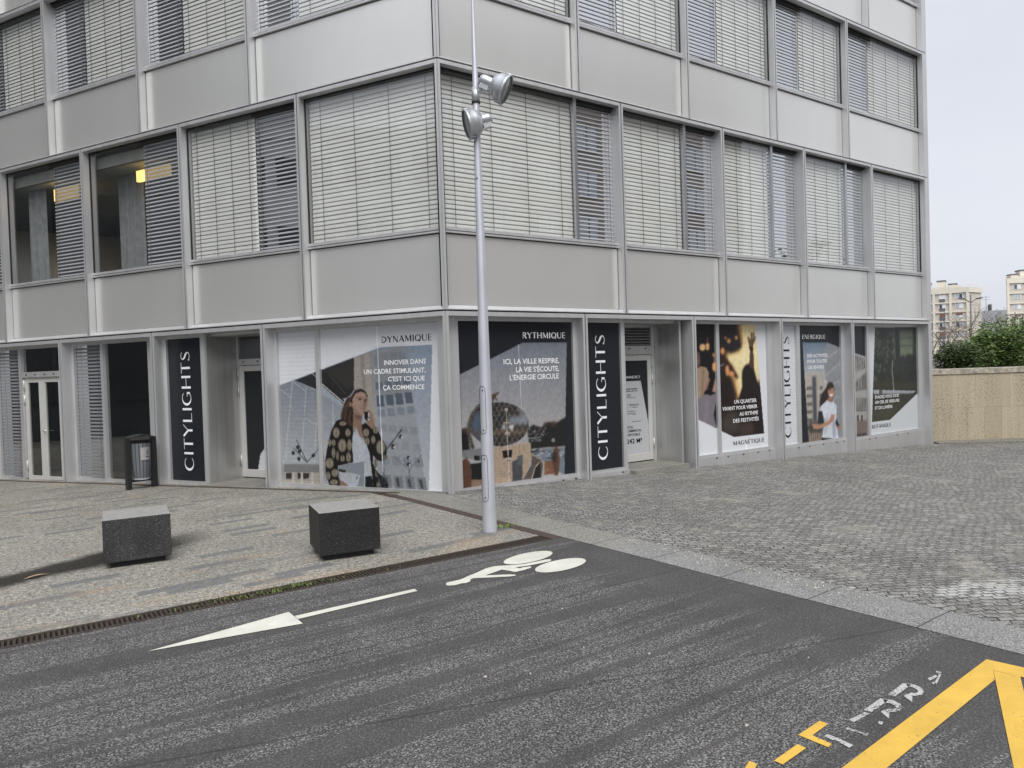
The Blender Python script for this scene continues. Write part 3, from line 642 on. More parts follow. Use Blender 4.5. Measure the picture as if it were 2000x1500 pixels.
# ------------------------------------------------------------------ printed window films: painted cell by cell into colour attributes
PK = 1.0
def mat_print():
    t = NT('printed_film'); a = t.n('ShaderNodeAttribute', attribute_name='print')
    return t.bsdf(a.outputs['Color'], .32, 0, None, .35)
PRINT = mat_print()
def flat(name, rgb, rough=.4):
    t = NT(name); return t.bsdf(tuple(min(.9, v) for v in lin(rgb)*PK), rough, 0, None, .3)
def lin(c):
    c = np.asarray(c, float)/255; return np.where(c < .04045, c/12.92, ((c+.055)/1.055)**2.4)
class Canvas:
    def __init__(s, side, d, u0, u1, z0, z1, res, bg):
        s.side, s.d, s.u0, s.u1, s.z0, s.z1 = side, d, u0, u1, z0, z1
        s.nx, s.nz = int((u1-u0)*res)+1, int((z1-z0)*res)+1
        us = np.linspace(u0, u1, s.nx); zs = np.linspace(z0, z1, s.nz)
        Ug, Zg = np.meshgrid(us, zs); U, N = (RU, RN) if side == 'R' else (LU, LN)
        P = Ug[..., None]*U + d*N - CAM; P[..., 2] = Zg-CAM[2]
        q = P @ CR.T; s.PX = 1000+FPX*q[..., 0]/q[..., 2]; s.PY = 750+FPX*q[..., 1]/q[..., 2]
        s.c = np.ones((s.nz, s.nx, 3))*np.array(bg, float); s.v(0, 0, 1); s.us, s.zs = us, zs
    def v(s, ox, oy, k): s.X, s.Y = (s.PX-ox)*k, (s.PY-oy)*k; return s
    def blur(s, m, r):
        for _ in range(2):
            for ax in (0, 1):
                k = 2*r+1; p = np.pad(m, [(r+1, r) if a == ax else (0, 0) for a in (0, 1)], mode='edge').cumsum(ax)
                m = (np.take(p, range(k, p.shape[ax]), ax)-np.take(p, range(0, p.shape[ax]-k), ax))/k
        return m
    def inside(s, pts):
        m = np.zeros(s.X.shape, bool); n = len(pts)
        for i in range(n):
            x1, y1 = pts[i]; x2, y2 = pts[(i+1) % n]
            if y1 == y2: continue
            m ^= ((s.Y < y1) != (s.Y < y2)) & (s.X < (x2-x1)*(s.Y-y1)/(y2-y1)+x1)
        return m
    def put(s, m, col, a=1.0, soft=0, clip=None):
        m = m.astype(float)
        if soft: m = s.blur(m, soft)
        if clip is not None: m = m*clip
        m = (m*a)[..., None]; s.c = s.c*(1-m)+np.array(col, float)*m; return s
    def poly(s, pts, col, a=1.0, soft=0, clip=None): return s.put(s.inside(pts), col, a, soft, clip)
    def ell(s, x, y, rx, ry, col, a=1.0, soft=0, clip=None): return s.put(((s.X-x)/rx)**2+((s.Y-y)/ry)**2 < 1, col, a, soft, clip)
    def line(s, pts, w, col, a=1.0, soft=0, clip=None):
        m = np.zeros(s.X.shape, bool)
        for (x1, y1), (x2, y2) in zip(pts, pts[1:]):
            L2 = (x2-x1)**2+(y2-y1)**2+1e-9; t = np.clip(((s.X-x1)*(x2-x1)+(s.Y-y1)*(y2-y1))/L2, 0, 1)
            m |= (s.X-x1-t*(x2-x1))**2+(s.Y-y1-t*(y2-y1))**2 < (w/2)**2
        return s.put(m, col, a, soft, clip)
    def grad(s, pts, y0, c0, y1, c1, soft=0):
        m = s.inside(pts).astype(float); m = s.blur(m, soft) if soft else m; m = m[..., None]
        t = np.clip((s.Y-y0)/(y1-y0), 0, 1)[..., None]; g = np.array(c0, float)*(1-t)+np.array(c1, float)*t
        s.c = s.c*(1-m)+g*m; return s
    def grain(s, a, r=0, clip=None):
        n = RNG.normal(0, 1, s.X.shape)
        if r: n = s.blur(n, r); n /= n.std()
        if clip is not None: n = n*clip
        s.c = np.clip(s.c*(1+a*n[..., None]), 0, 255); return s
    def stripes(s, a, clip=None):
        z = np.sin(s.zs*2*math.pi/.068)[:, None]*np.ones(s.X.shape); z = z if clip is None else z*clip
        s.c = np.clip(s.c*(1+a*z[..., None]), 0, 255); return s
    def photo(s, clip, sat=.72, soft=.6, mot=.05):
        """mutes and softens the picture inside clip like a print seen through glass"""
        L_ = s.c@np.array([.3, .59, .11]); g = L_[..., None]+(s.c-L_[..., None])*sat
        bl = np.stack([s.blur(g[..., k], 1) for k in range(3)], -1); g = g*(1-soft)+bl*soft
        n = np.zeros(s.X.shape)
        for r, w in ((1, .9), (2, .7), (5, .3), (11, .2)):
            q = s.blur(RNG.normal(0, 1, s.X.shape), r); n += w*q/q.std()
        g = np.clip((g-128)*1.06+122, 0, 255); g = np.clip(g*(1+mot*.28*n[..., None]), 0, 255); m = clip[..., None]; s.c = s.c*(1-m)+g*m; return s
    def film(s, parent, ua=None, ub=None, name='film'):
        i0 = 0 if ua is None else int(np.searchsorted(s.us, ua)); i1 = s.nx if ub is None else int(np.searchsorted(s.us, ub))
        nx = i1-i0; U, N = (RU, RN) if s.side == 'R' else (LU, LN)
        us = s.us[i0:i1].copy()
        if ua is not None: us[0] = ua
        if ub is not None: us[-1] = ub
        Ug, Zg = np.meshgrid(us, s.zs); P = Ug[..., None]*U+s.d*N; P[..., 2] = Zg
        idx = np.arange(nx*s.nz).reshape(s.nz, nx); f = np.stack([idx[:-1, :-1], idx[:-1, 1:], idx[1:, 1:], idx[1:, :-1]], -1).reshape(-1, 4)
        me = bpy.data.meshes.new(name); me.from_pydata(P.reshape(-1, 3).tolist(), [], f.tolist())
        at = me.color_attributes.new('print', 'FLOAT_COLOR', 'POINT')
        c = np.ones((nx*s.nz, 4)); c[:, :3] = np.minimum(lin(s.c[:, i0:i1]).reshape(-1, 3)*PK, .9)
        at.data.foreach_set('color', c.ravel()); me.materials.append(PRINT); me.update()
        o = bpy.data.objects.new(name, me); COL.objects.link(o); put(o, parent); return o
# plain bold lettering from the built-in typeface
FONTC = {}
def font_mesh(txt, off=.016):
    k = (txt, off)
    if k not in FONTC:
        cu = bpy.data.curves.new('t', 'FONT'); cu.body = txt; cu.size = 1; cu.offset = off; cu.resolution_u = 2
        ob = bpy.data.objects.new('t', cu); COL.objects.link(ob); bpy.context.view_layer.update()
        me = bpy.data.meshes.new_from_object(ob.evaluated_get(bpy.context.evaluated_depsgraph_get()))
        V = np.array([v.co[:] for v in me.vertices]); F = [tuple(p.vertices) for p in me.polygons]
        bpy.data.objects.remove(ob); bpy.data.meshes.remove(me); FONTC[k] = (V, F)
    return FONTC[k]
CAPH = font_mesh('H')[0][:, 1].max()
INKW, INKD = flat('white_ink', (225, 226, 228)), flat('dark_ink', (24, 26, 30))
def words(parent, s, d, txt, A, Bp, h, mat=INKW, view=(0, 0, 1), off=.016):
    """one line of lettering: A and Bp are measured ends of its baseline, h its cap height (same units)"""
    ox, oy, k = view; cv = lambda p: on_facade(s, ox+p[0]/k, oy+p[1]/k, d)
    ua, za = cv(A); ub, zb = cv(Bp); zt = cv((A[0], A[1]-h))[1]; H = zt-za
    V, F = font_mesh(txt, off); x0, x1 = V[:, 0].min(), V[:, 0].max()
    t = (V[:, 0]-x0)/(x1-x0); uu = ua+(ub-ua)*t; zz = za+(zb-za)*t*.0+V[:, 1]/CAPH*H
    mb = MB(); mb.add([FP(s, u, d, z) for u, z in zip(uu, zz)], F); return mb.build('lettering', mat, parent, recalc=False)
# display capitals with thick stems and hairlines: strokes of (x, y, width)
def arc(cx, cy, rx, ry, a0, a1, wf, n=18):
    return [(cx+rx*math.cos(rad(a0+(a1-a0)*i/n)), cy+ry*math.sin(rad(a0+(a1-a0)*i/n)), wf(rad(a0+(a1-a0)*i/n))) for i in range(n+1)]
TK, TN = .15, .045
wl_ = lambda a: TN+(TK+.02-TN)*max(0, -math.cos(a))**1.3
wo_ = lambda a: TN+(TK-TN)*abs(math.cos(a))**1.5
GL = {
 'C': (.92, [arc(.5, .5, .44, .48, 42, 318, wl_)]), 'I': (.32, [[(.16, 0, TK), (.16, 1, TK)]]),
 'T': (.78, [[(.02, .97, TN), (.76, .97, TN)], [(.39, 0, TK), (.39, .97, TK)]]),
 'Y': (.86, [[(.04, 1, TK), (.43, .48, TK)], [(.43, .48, TN), (.82, 1, TN)], [(.43, 0, TK), (.43, .5, TK)]]),
 'L': (.66, [[(.12, 0, TK), (.12, 1, TK)], [(.12, .03, TN), (.64, .03, TN)]]),
 'G': (1.0, [arc(.5, .5, .44, .48, 42, 318, wl_), [(.84, .12, TK*.9), (.84, .46, TK*.9)], [(.6, .44, TN), (.92, .44, TN)]]),
 'H': (.96, [[(.12, 0, TK), (.12, 1, TK)], [(.84, 0, TK), (.84, 1, TK)], [(.12, .5, TN), (.84, .5, TN)]]),
 'S': (.68, [[(.58, .84, TN), (.46, .95, TN), (.3, .97, TN+.01), (.14, .88, .06), (.10, .74, .09), (.22, .58, TK), (.44, .44, TK+.02), (.57, .28, .1), (.54, .12, .06), (.38, .03, TN), (.22, .03, TN), (.06, .16, TN)], [(.06, .03, TN), (.06, .2, TN*1.6)]]),
 'D': (.94, [[(.1, 0, TN*1.3), (.1, 1, TN*1.3)], arc(.1, .5, .74, .48, -90, 90, lambda a: TN+(TK-TN)*max(0, math.cos(a))**1.5)]),
 'N': (.94, [[(.1, 0, TN), (.1, 1, TN)], [(.12, 1, TK*.9), (.82, 0, TK*.9)], [(.84, 0, TN), (.84, 1, TN)]]),
 'A': (.94, [[(.06, 0, TN), (.46, 1, TN)], [(.46, 1, TK), (.86, 0, TK)], [(.22, .34, TN), (.72, .34, TN)]]),
 'M': (1.16, [[(.1, 0, TN), (.14, 1, TN)], [(.14, 1, TK), (.58, .1, TK)], [(.58, .1, TN), (1.0, 1, TN)], [(1.02, 0, TK), (1.0, 1, TK)]]),
 'Q': (1.06, [arc(.52, .5, .44, .48, 0, 360, wo_, 28), [(.5, .3, TN), (.95, -.08, .1)]]),
 'O': (1.04, [arc(.52, .5, .44, .48, 0, 360, wo_, 28)]),
 'U': (.92, [[(.12, 1, TK), (.12, .35, TK), (.18, .12, .1), (.34, .03, TN), (.56, .03, TN), (.76, .12, TN), (.82, .35, TN), (.82, 1, TN)]]),
 'E': (.7, [[(.12, 0, TK*.8), (.12, 1, TK*.8)]]+[[(.12, y, TN), (.62, y, TN)] for y in (.03, .5, .97)]),
 'R': (.82, [[(.12, 0, TN*1.3), (.12, 1, TN*1.3)], arc(.12, .74, .54, .24, -90, 90, lambda a: TN+(TK-TN)*max(0, math.cos(a)), 10), [(.36, .5, TK), (.74, 0, TK)]]),
 'B': (.78, [[(.12, 0, TN*1.3), (.12, 1, TN*1.3)], arc(.12, .76, .46, .22, -90, 90, lambda a: TN+(TK-TN)*max(0, math.cos(a)), 10), arc(.12, .27, .54, .25, -90, 90, lambda a: TN+(TK-TN)*max(0, math.cos(a)), 10)])}
def display_mesh(txt, sp=.12, hv=1.0):
    V, F, x = [], [], 0.0
    for ch in txt:
        acc = ch == 'É'; w, strokes = GL['E' if acc else ch]
        if acc: strokes = strokes+[[(.3, 1.12, TN), (.5, 1.28, TN*2)]]
        for stt in strokes:
            P = [np.array(p[:2]) for p in stt]; b = len(V)
            for i, p in enumerate(P):
                t = P[min(i+1, len(P)-1)]-P[max(i-1, 0)]; t = t/(np.linalg.norm(t)+1e-9); n = np.array([-t[1], t[0]])*(stt[i][2]*hv+(.03 if hv > 1 else 0))/2
                V += [p+n+(x, 0), p-n+(x, 0)]
            F += [(b+2*i, b+2*i+1, b+2*i+3, b+2*i+2) for i in range(len(P)-1)]
        x += w+sp
    return np.array(V), F, x-sp
def display(parent, s, d, txt, A, Bp, h, mat, view=(0, 0, 1)):
    ox, oy, k = view; cv = lambda p: on_facade(s, ox+p[0]/k, oy+p[1]/k, d)
    ua, za = cv(A); ub, zb = cv(Bp); H = cv((A[0], A[1]-h))[1]-za; V, F, w = display_mesh(txt, .14, 1.12)
    mb = MB(); mb.add([FP(s, ua+(ub-ua)*x/w, d, za+y*H) for x, y in V], F); mb.build('title_lettering', mat, parent, recalc=False)
def display_up(parent, s, d, txt, base, top, hw, mat, view):
    """lettering that reads upwards: base = lower end of its baseline, top = upper end, hw = letter height to the left"""
    ox, oy, k = view; cv = lambda p: on_facade(s, ox+p[0]/k, oy+p[1]/k, d)
    ua, za = cv(base); ub, zb = cv(top); ul = cv((base[0]-hw, base[1]))[0]; V, F, w = display_mesh(txt, .1); um = (ua+ub)/2
    mb = MB(); mb.add([FP(s, um+(ul-ua)*y, d, za+(zb-za)*x/w) for x, y in V], F); mb.build('title_lettering', mat, parent, recalc=False)
DP, DT = -.243, -.239
def poster(name, s, u, z0, label, cat='poster', group=None): return empty(name, FP(s, u, DP, z0), label, cat, group)
ZT = ZO-.132
# 1 ---- woman on the phone, left of the corner
T = poster('window_poster', 'L', 1.8, .0, 'large white window poster of a woman in a patterned jacket talking on a phone')
c = Canvas('L', DP, .27, 3.33, SL[0]+.03, ZT, 105, (196, 199, 203))
c.v(535, 625, 4.412); PH = [(52, 560), (900, 240), (940, 232), (1365, 212), (1352, 800), (1335, 1500), (60, 1500)]
c.grad([(-50, 0), (1500, 0), (1500, 1500), (-50, 1500)], 0, (190, 193, 198), 1400, (208, 211, 214))
inp = c.inside(PH).astype(float)
c.grad(PH, 250, (140, 158, 182), 1300, (182, 188, 196))
c.poly([(52, 560), (180, 520), (375, 600), (420, 640), (600, 730), (620, 1480), (60, 1480)], (158, 165, 174)); c.grad([(52, 560), (180, 520), (375, 620), (610, 760), (620, 1240), (60, 1240)], 560, (135, 144, 158), 1240, (178, 184, 190))
for p in ([(160, 530), (95, 1210)], [(285, 490), (235, 1230)], [(378, 620), (350, 1220)], [(505, 650), (512, 900)], [(60, 600), (140, 665)], [(165, 530), (280, 620)], [(270, 845), (400, 925)]): c.line(p, 6, (200, 202, 202), .8)
c.poly([(180, 520), (690, 325), (695, 600), (640, 665), (560, 690), (410, 560), (372, 600)], (54, 54, 54)); c.poly([(440, 425), (690, 330), (690, 560), (640, 600)], (70, 68, 66), .8, 2)
c.line([(440, 430), (620, 640)], 5, (105, 100, 95), .7); c.poly([(410, 560), (605, 730), (605, 690), (415, 520)], (46, 46, 48)); c.poly([(180, 520), (330, 465), (380, 520), (372, 600)], (58, 60, 64))
c.line([(410, 548), (605, 715)], 10, (196, 190, 176)); c.line([(330, 462), (378, 500)], 8, (190, 186, 176))
for x in (435, 505, 565): c.line([(x, 570+(x-410)*.8), (x, 690)], 5, (170, 168, 160), .8)
c.poly([(690, 328), (840, 275), (868, 620), (880, 900), (800, 900), (690, 620)], (168, 160, 150)); c.poly([(740, 308), (775, 295), (790, 600), (770, 600)], (135, 130, 124), .7, 1); c.line([(835, 285), (862, 640)], 14, (150, 135, 120), .8, 1)
for y in range(400, 640, 50): c.line([(690, y), (830, y-40)], 3, (120, 115, 110), .6)
c.poly([(842, 272), (1130, 232), (1200, 640), (1290, 1330), (1325, 1480), (900, 1480), (880, 900)], (158, 165, 173))
c.poly([(842, 272), (1130, 232), (1200, 640), (880, 680)], (132, 138, 147), .8, 6)
for a, b, cc in ((300, 395, (128, 138, 150)), (425, 470, (140, 148, 158)), (535, 600, (100, 114, 130)), (650, 745, (84, 98, 116)), (768, 835, (128, 140, 154)), (900, 965, (142, 151, 162)), (1045, 1110, (148, 156, 166)), (1165, 1245, (138, 147, 158)), (1335, 1450, (128, 134, 140))):
    Lx = lambda y: 848+.07*(y-300); Rx = lambda y: 1142+.165*(y-300)
    for q in range(4):
        f0, f1 = q/4+.03, (q+1)/4-.03; y0, y1 = a-(q*9), b-(q*9)
        y0 += 18*(a > 800)*(q*.9); y1 += 18*(a > 800)*(q*.9)
        X = lambda f, y: Lx(y)+(Rx(y)-Lx(y))*f
        c.poly([(X(f0, y0), y0), (X(f1, y0), y0), (X(f1, y1), y1), (X(f0, y1), y1)], cc, .9)
        if a > 1300: c.poly([(X(f0+.05, y0), y0+20), (X(f0+.11, y0), y0+20), (X(f0+.11, y1), y1-20), (X(f0+.05, y1), y1-20)], (80, 76, 72), .9)
c.line([(975, 1110), (1100, 945)], 9, (48, 50, 56)); c.line([(1165, 1290), (1272, 1165)], 5, (92, 96, 104)); c.line([(1165, 1290), (1035, 1180)], 5, (112, 116, 122)); c.line([(1165, 1290), (1172, 1450)], 7, (100, 104, 110)); c.line([(945, 1180), (950, 1450)], 6, (86, 90, 96))
for x, y, r in ((1092, 1005, 15), (1028, 1092, 18), (1158, 1188, 13), (1160, 1245, 15), (1250, 1220, 10)): c.ell(x, y, r, r*1.2, (42, 44, 50)); c.ell(x+10, y+6, r*.6, r*.7, (205, 200, 190))
for p in ([(285, 1225), (195, 1035)], [(285, 1225), (395, 1100)], [(285, 1225), (165, 1100)]): c.line(p, 6, (60, 62, 68))
for x, y in ((205, 1098), (216, 1196), (340, 1168), (166, 1146), (222, 1130)): c.ell(x, y, 15, 18, (58, 60, 66))
c.poly([(88, 1240), (405, 1246), (402, 1312), (88, 1312)], (134, 134, 134)); c.poly([(88, 1312), (405, 1312), (402, 1430), (88, 1430)], (176, 168, 156))
for x in (105, 205, 250): c.poly([(x, 1318), (x+55, 1318), (x+50, 1366), (x, 1370)], (66, 62, 58))
for x in (155, 230, 320): c.poly([(x, 1312), (x+22, 1312), (x+22, 1430), (x, 1430)], (196, 190, 178))
c.v(630, 740, 6.667)
c.poly([(370, 230), (420, 150), (500, 125), (560, 160), (588, 225), (580, 300), (520, 330), (395, 330), (400, 480), (405, 600), (385, 640), (340, 655), (305, 600), (245, 535), (236, 470), (258, 395), (285, 320), (320, 250)], (60, 46, 39))
for p in ([(300, 330), (262, 420), (250, 510)], [(330, 300), (300, 430), (290, 540)], [(370, 420), (345, 520), (375, 630)], [(310, 560), (345, 645)], [(390, 190), (350, 270), (335, 350)]): c.line(p, 14, (140, 103, 74), .75, 1)
c.poly([(400, 430), (515, 465), (510, 560), (532, 700), (532, 800), (480, 735), (440, 630), (395, 610)], (150, 115, 98)); c.poly([(420, 470), (515, 470), (505, 520), (430, 520)], (100, 74, 64), .8, 2)
c.poly([(430, 190), (500, 165), (560, 190), (582, 260), (577, 340), (556, 420), (520, 472), (470, 472), (410, 425), (385, 350), (392, 260)], (178, 140, 120)); c.poly([(550, 200), (582, 260), (577, 340), (556, 420), (525, 470), (520, 380), (540, 320)], (140, 104, 88), .7, 2); c.poly([(395, 330), (450, 420), (520, 470), (470, 474), (408, 425)], (145, 108, 92), .7, 2)
c.ell(487, 268, 25, 10, (50, 38, 36)); c.ell(556, 288, 17, 10, (50, 38, 36)); c.line([(445, 250), (480, 238), (520, 248)], 9, (80, 58, 48)); c.line([(540, 262), (575, 272)], 8, (80, 58, 48)); c.line([(532, 290), (548, 340), (525, 348)], 7, (130, 92, 78)); c.ell(516, 376, 34, 10, (110, 62, 58)); c.line([(495, 374), (535, 376)], 5, (215, 205, 200)); c.ell(365, 335, 17, 34, (160, 120, 102))
DK = (38, 36, 35)
c.poly([(180, 545), (250, 520), (330, 600), (400, 620), (412, 700), (385, 780), (400, 950), (412, 1085), (200, 1130), (212, 1290), (242, 1405), (100, 1405), (42, 1250), (35, 1060), (60, 900), (110, 680)], DK)
c.poly([(508, 600), (560, 570), (640, 640), (700, 630), (760, 760), (835, 880), (832, 1040), (765, 1076), (700, 1050), (660, 1000), (655, 1100), (700, 1200), (760, 1440), (660, 1440), (640, 1200), (610, 960), (560, 840), (520, 700)], DK)
for x, y, a, b in ((178, 700, 46, 72), (262, 582, 46, 30), (330, 702, 36, 54), (256, 868, 56, 88), (145, 832, 25, 46), (352, 862, 30, 78), (142, 962, 24, 76), (260, 1036, 30, 44), (338, 1022, 32, 70), (92, 1100, 56, 70), (195, 1000, 18, 66), (72, 1262, 32, 55), (160, 1225, 46, 55), (150, 1345, 55, 38), (758, 890, 62, 95), (568, 700, 42, 56), (580, 812, 32, 55), (690, 1100, 24, 66), (660, 792, 28, 58), (690, 672, 32, 44), (702, 1235, 18, 46), (806, 1022, 18, 40), (95, 830, 22, 50), (722, 1380, 20, 46)):
    c.ell(x, y, a, b, (112, 102, 86)); c.ell(x, y, a*.78, b*.8, (152, 142, 122)); c.line([(x, y-b*.8), (x, y+b*.8)], 6, (78, 70, 60))
    for q in (-.4, 0, .4): c.line([(x-a*.5, y+b*(q-.15)), (x, y+b*q), (x+a*.5, y+b*(q-.15))], 4, (104, 94, 80), .8)
c.poly([(400, 690), (440, 720), (530, 815), (580, 870), (610, 1000), (632, 1270), (540, 1290), (400, 1090), (385, 850)], (186, 191, 202)); c.line([(420, 860), (440, 1080)], 16, (168, 174, 188), .6, 2); c.line([(560, 900), (590, 1200)], 18, (166, 172, 186), .6, 2)
c.poly([(395, 610), (440, 630), (420, 690), (395, 680)], (150, 142, 126)); c.poly([(575, 405), (620, 402), (655, 470), (672, 560), (692, 630), (640, 655), (590, 590), (568, 545), (605, 490)], (160, 122, 103)); c.line([(585, 412), (640, 445)], 6, (120, 86, 72)); c.line([(610, 470), (650, 495)], 5, (120, 86, 72))
c.poly([(540, 425), (598, 428), (612, 500), (592, 552), (548, 520)], (32, 32, 36)); c.ell(602, 470, 10, 36, (190, 192, 198)); c.ell(597, 528, 12, 18, (200, 200, 205))
c.poly([(205, 1130), (550, 1075), (550, 1430), (400, 1425), (240, 1305), (200, 1200)], (136, 146, 157)); c.poly([(210, 1200), (400, 1228), (492, 1255), (445, 1425), (380, 1425), (240, 1325)], (182, 188, 197))
for k in range(6): c.line([(240+k*30, 1240), (270+k*30, 1400)], 3, (150, 156, 166))
c.poly([(215, 1175), (302, 1190), (302, 1224), (215, 1205)], (40, 42, 46)); c.poly([(450, 1265), (460, 1270), (445, 1312), (438, 1306)], (40, 42, 46)); c.line([(550, 1078), (546, 1428)], 9, (208, 211, 215)); c.poly([(220, 1310), (290, 1350), (375, 1425), (232, 1415)], (148, 112, 98))
c.poly([(555, 1270), (640, 1265), (662, 1440), (555, 1440)], (36, 39, 46)); c.poly([(700, 1200), (800, 1290), (862, 1380), (842, 1445), (768, 1445)], (40, 46, 56))
for _ in range(26): c.ell(random.uniform(730, 840), random.uniform(1290, 1435), 5, 6, (120, 130, 145), .7)
c.c = c.c*(1-.13*inp[..., None]); c.photo(inp, .68, .35, .05); c.v(535, 625, 4.412); c.grain(.018); c.line([(884, 40), (940, 1300)], 7, (222, 224, 226), .8)
pa = (c.us > 2.5)[None, :]*np.ones(c.X.shape); c.stripes(.022, pa)
c.film(T, None, 2.455); c.film(T, 2.535, None)
VW = (500, 600, 3.9475)
display(T, 'L', DT, 'DYNAMIQUE', (968, 275), (1357, 250), 48, INKD, VW)
for tx, a, b in (('INNOVER DANS', (988, 446), (1310, 436)), ('UN CADRE STIMULANT,', (832, 517), (1308, 505)), ("C'EST ICI QUE", (1018, 572), (1302, 568)), ('ÇA COMMENCE', (980, 638), (1299, 632))): words(T, 'L', DT, tx, a, b, 36, INKW, VW)
# 2 ---- glass dome, right of the corner
T = poster('window_poster', 'R', 1.37, .0, 'dark window poster of a glass dome building, partly hidden by the lamp pole')
c = Canvas('R', DP, .31, 2.43, SR[0]+.03, ZT, 105, (30, 33, 38)); c.v(860, 600, 3.947)
PH = [(150, 518), (630, 275), (975, 272), (965, 870), (958, 1330), (170, 1420)]; inp = c.inside(PH).astype(float)
c.grad(PH, 280, (112, 120, 134), 900, (152, 149, 150)); c.v(890, 750, 7.14); bgc = c.c.copy()
c.poly([(60, 640), (110, 615), (165, 610), (170, 930), (60, 950)], (70, 50, 42), 1, 1); c.poly([(60, 690), (170, 690), (200, 920), (60, 930)], (36, 35, 38), 1, 1)
c.poly([(1000, 630), (1080, 565), (1130, 590), (1200, 600), (1280, 530), (1400, 545), (1500, 478), (1560, 470), (1560, 1000), (1040, 960)], (46, 46, 46), 1, 1)
for _ in range(70): c.ell(random.uniform(1030, 1280), random.uniform(610, 720), random.uniform(6, 16), random.uniform(5, 12), random.choice([(140, 142, 148), (100, 98, 98), (80, 62, 52), (35, 38, 36)]), .8)
for _ in range(30): c.ell(random.uniform(1230, 1400), random.uniform(530, 590), 16, 10, (92, 62, 48), .6, 1)
c.line([(1000, 755), (1190, 740)], 8, (150, 156, 160)); c.ell(1360, 785, 26, 30, (120, 120, 118))
for _ in range(40): c.ell(random.uniform(1050, 1190), random.uniform(760, 800), 10, 6, (130, 134, 138), .5)
c.poly([(1060, 925), (1560, 865), (1560, 1300), (1230, 1080)], (108, 120, 134)); c.poly([(1060, 905), (1560, 855), (1560, 880), (1060, 930)], (128, 132, 134))
for _ in range(50): c.ell(random.uniform(1070, 1520), random.uniform(910, 1040), random.uniform(12, 40), 6, random.choice([(170, 174, 178), (54, 56, 58), (40, 42, 44)]), .8)
c.put(((c.X-600)/420)**2+((c.Y-560)/308)**2 < 1, (52, 50, 50)); dome = (((c.X-600)/420)**2+((c.Y-560)/308)**2 < 1).astype(float)*(c.Y < 880)
c.poly([(740, 460), (1000, 430), (1010, 570), (740, 570)], (120, 138, 154), .8, 3, dome); c.poly([(860, 300), (960, 360), (1010, 520), (930, 520)], (128, 138, 150), .7, 3, dome); c.poly([(500, 640), (1010, 630), (1010, 705), (500, 700)], (104, 82, 62), .85, 2, dome); c.poly([(640, 570), (700, 570), (690, 650), (650, 620)], (150, 165, 175), .9, 1, dome); c.poly([(770, 570), (820, 570), (790, 660), (730, 600)], (205, 205, 202), .9, 1, dome)
for k in range(-10, 16):
    x = 300+k*72
    c.line([(x, 240), (x+330, 880)], 5, (160, 148, 128), .75, 0, dome); c.line([(x+330, 240), (x, 880)], 5, (160, 148, 128), .75, 0, dome)
for y in range(310, 880, 64): c.line([(150, y+14), (1020, y-14)], 4, (140, 128, 110), .6, 0, dome)
c.ell(300, 620, 74, 235, (74, 90, 112), .95, 2, dome); c.poly([(230, 660), (340, 640), (330, 780), (250, 720)], (92, 72, 60), .8, 3, dome)
c.line([(330, 300), (235, 420), (185, 560), (185, 700), (240, 890)], 44, (58, 52, 48), 1, 1)
for k in range(16): y = 320+k*34; xx = 185+((y-640)/340)**2*140; c.line([(xx-26, y), (xx+26, y-14)], 8, (150, 132, 110), .8)
c.poly([(505, 150), (560, 115), (612, 118), (560, 170), (590, 245), (540, 200), (520, 250), (505, 255)], (92, 68, 56)); c.line([(540, 130), (600, 122)], 5, (180, 140, 110))
c.poly([(60, 930), (540, 880), (550, 1110), (80, 1020)], (112, 114, 118)); c.poly([(260, 1000), (332, 1000), (332, 1065), (260, 1065)], (36, 36, 40))
c.poly([(500, 890), (1050, 815), (1056, 1010), (1040, 1110), (935, 1345), (500, 1400)], (166, 140, 112))
for k in range(9): c.line([(560+k*55, 885-k*7), (562+k*55, 1010-k*7)], 4, (112, 90, 68), .7)
for k in range(8): c.line([(600, 1120+k*34), (800, 1110+k*32)], 4, (120, 98, 76), .7)
c.poly([(650, 930), (785, 915), (785, 1020), (660, 1030)], (40, 36, 36)); c.poly([(785, 1085), (935, 1005), (930, 1345), (790, 1372)], (74, 76, 80)); c.poly([(860, 1010), (940, 980), (930, 1140), (860, 1130)], (84, 92, 98))
c.poly([(1058, 980), (1200, 1040), (1222, 1110), (1192, 1325), (940, 1335), (1058, 1120)], (92, 82, 76)); c.line([(1070, 985), (1190, 1050), (1225, 1120), (1205, 1320)], 14, (168, 152, 132)); c.line([(1170, 1090), (1110, 1160), (1060, 1320)], 12, (182, 166, 146)); c.poly([(1110, 1170), (1180, 1100), (1190, 1320), (1070, 1325)], (50, 48, 48))
c.poly([(1240, 1080), (1375, 1058), (1375, 1255), (1236, 1262)], (134, 84, 58)); c.line([(1250, 1200), (1370, 1190)], 6, (175, 130, 100)); c.poly([(1080, 1330), (1560, 1250), (1560, 1320), (500, 1420), (500, 1390)], (160, 126, 106)); c.ell(1402, 1080, 46, 215, (104, 64, 46), 1, 1); c.ell(1372, 1010, 34, 90, (44, 44, 44), .7, 2)
c.poly([(60, 1100), (150, 1020), (210, 1120), (240, 1480), (60, 1480)], (98, 60, 42), 1, 1); c.poly([(205, 1110), (520, 1080), (540, 1330), (225, 1335)], (38, 37, 38)); c.poly([(220, 1335), (540, 1330), (540, 1410), (220, 1470)], (138, 106, 84))
for x, y, a, b in ((706, 360, 24, 26), (715, 540, 56, 13), (722, 690, 34, 28), (730, 880, 54, 16), (738, 1060, 46, 36), (745, 1230, 20, 48), (748, 1360, 18, 34)): c.ell(x, y, a, b, (178, 160, 148)); c.ell(x+4, y+b*.3, a*.7, b*.5, (92, 78, 72), .7)
c.line([(708, 350), (718, 700), (735, 1060), (746, 1380)], 9, (196, 182, 170))
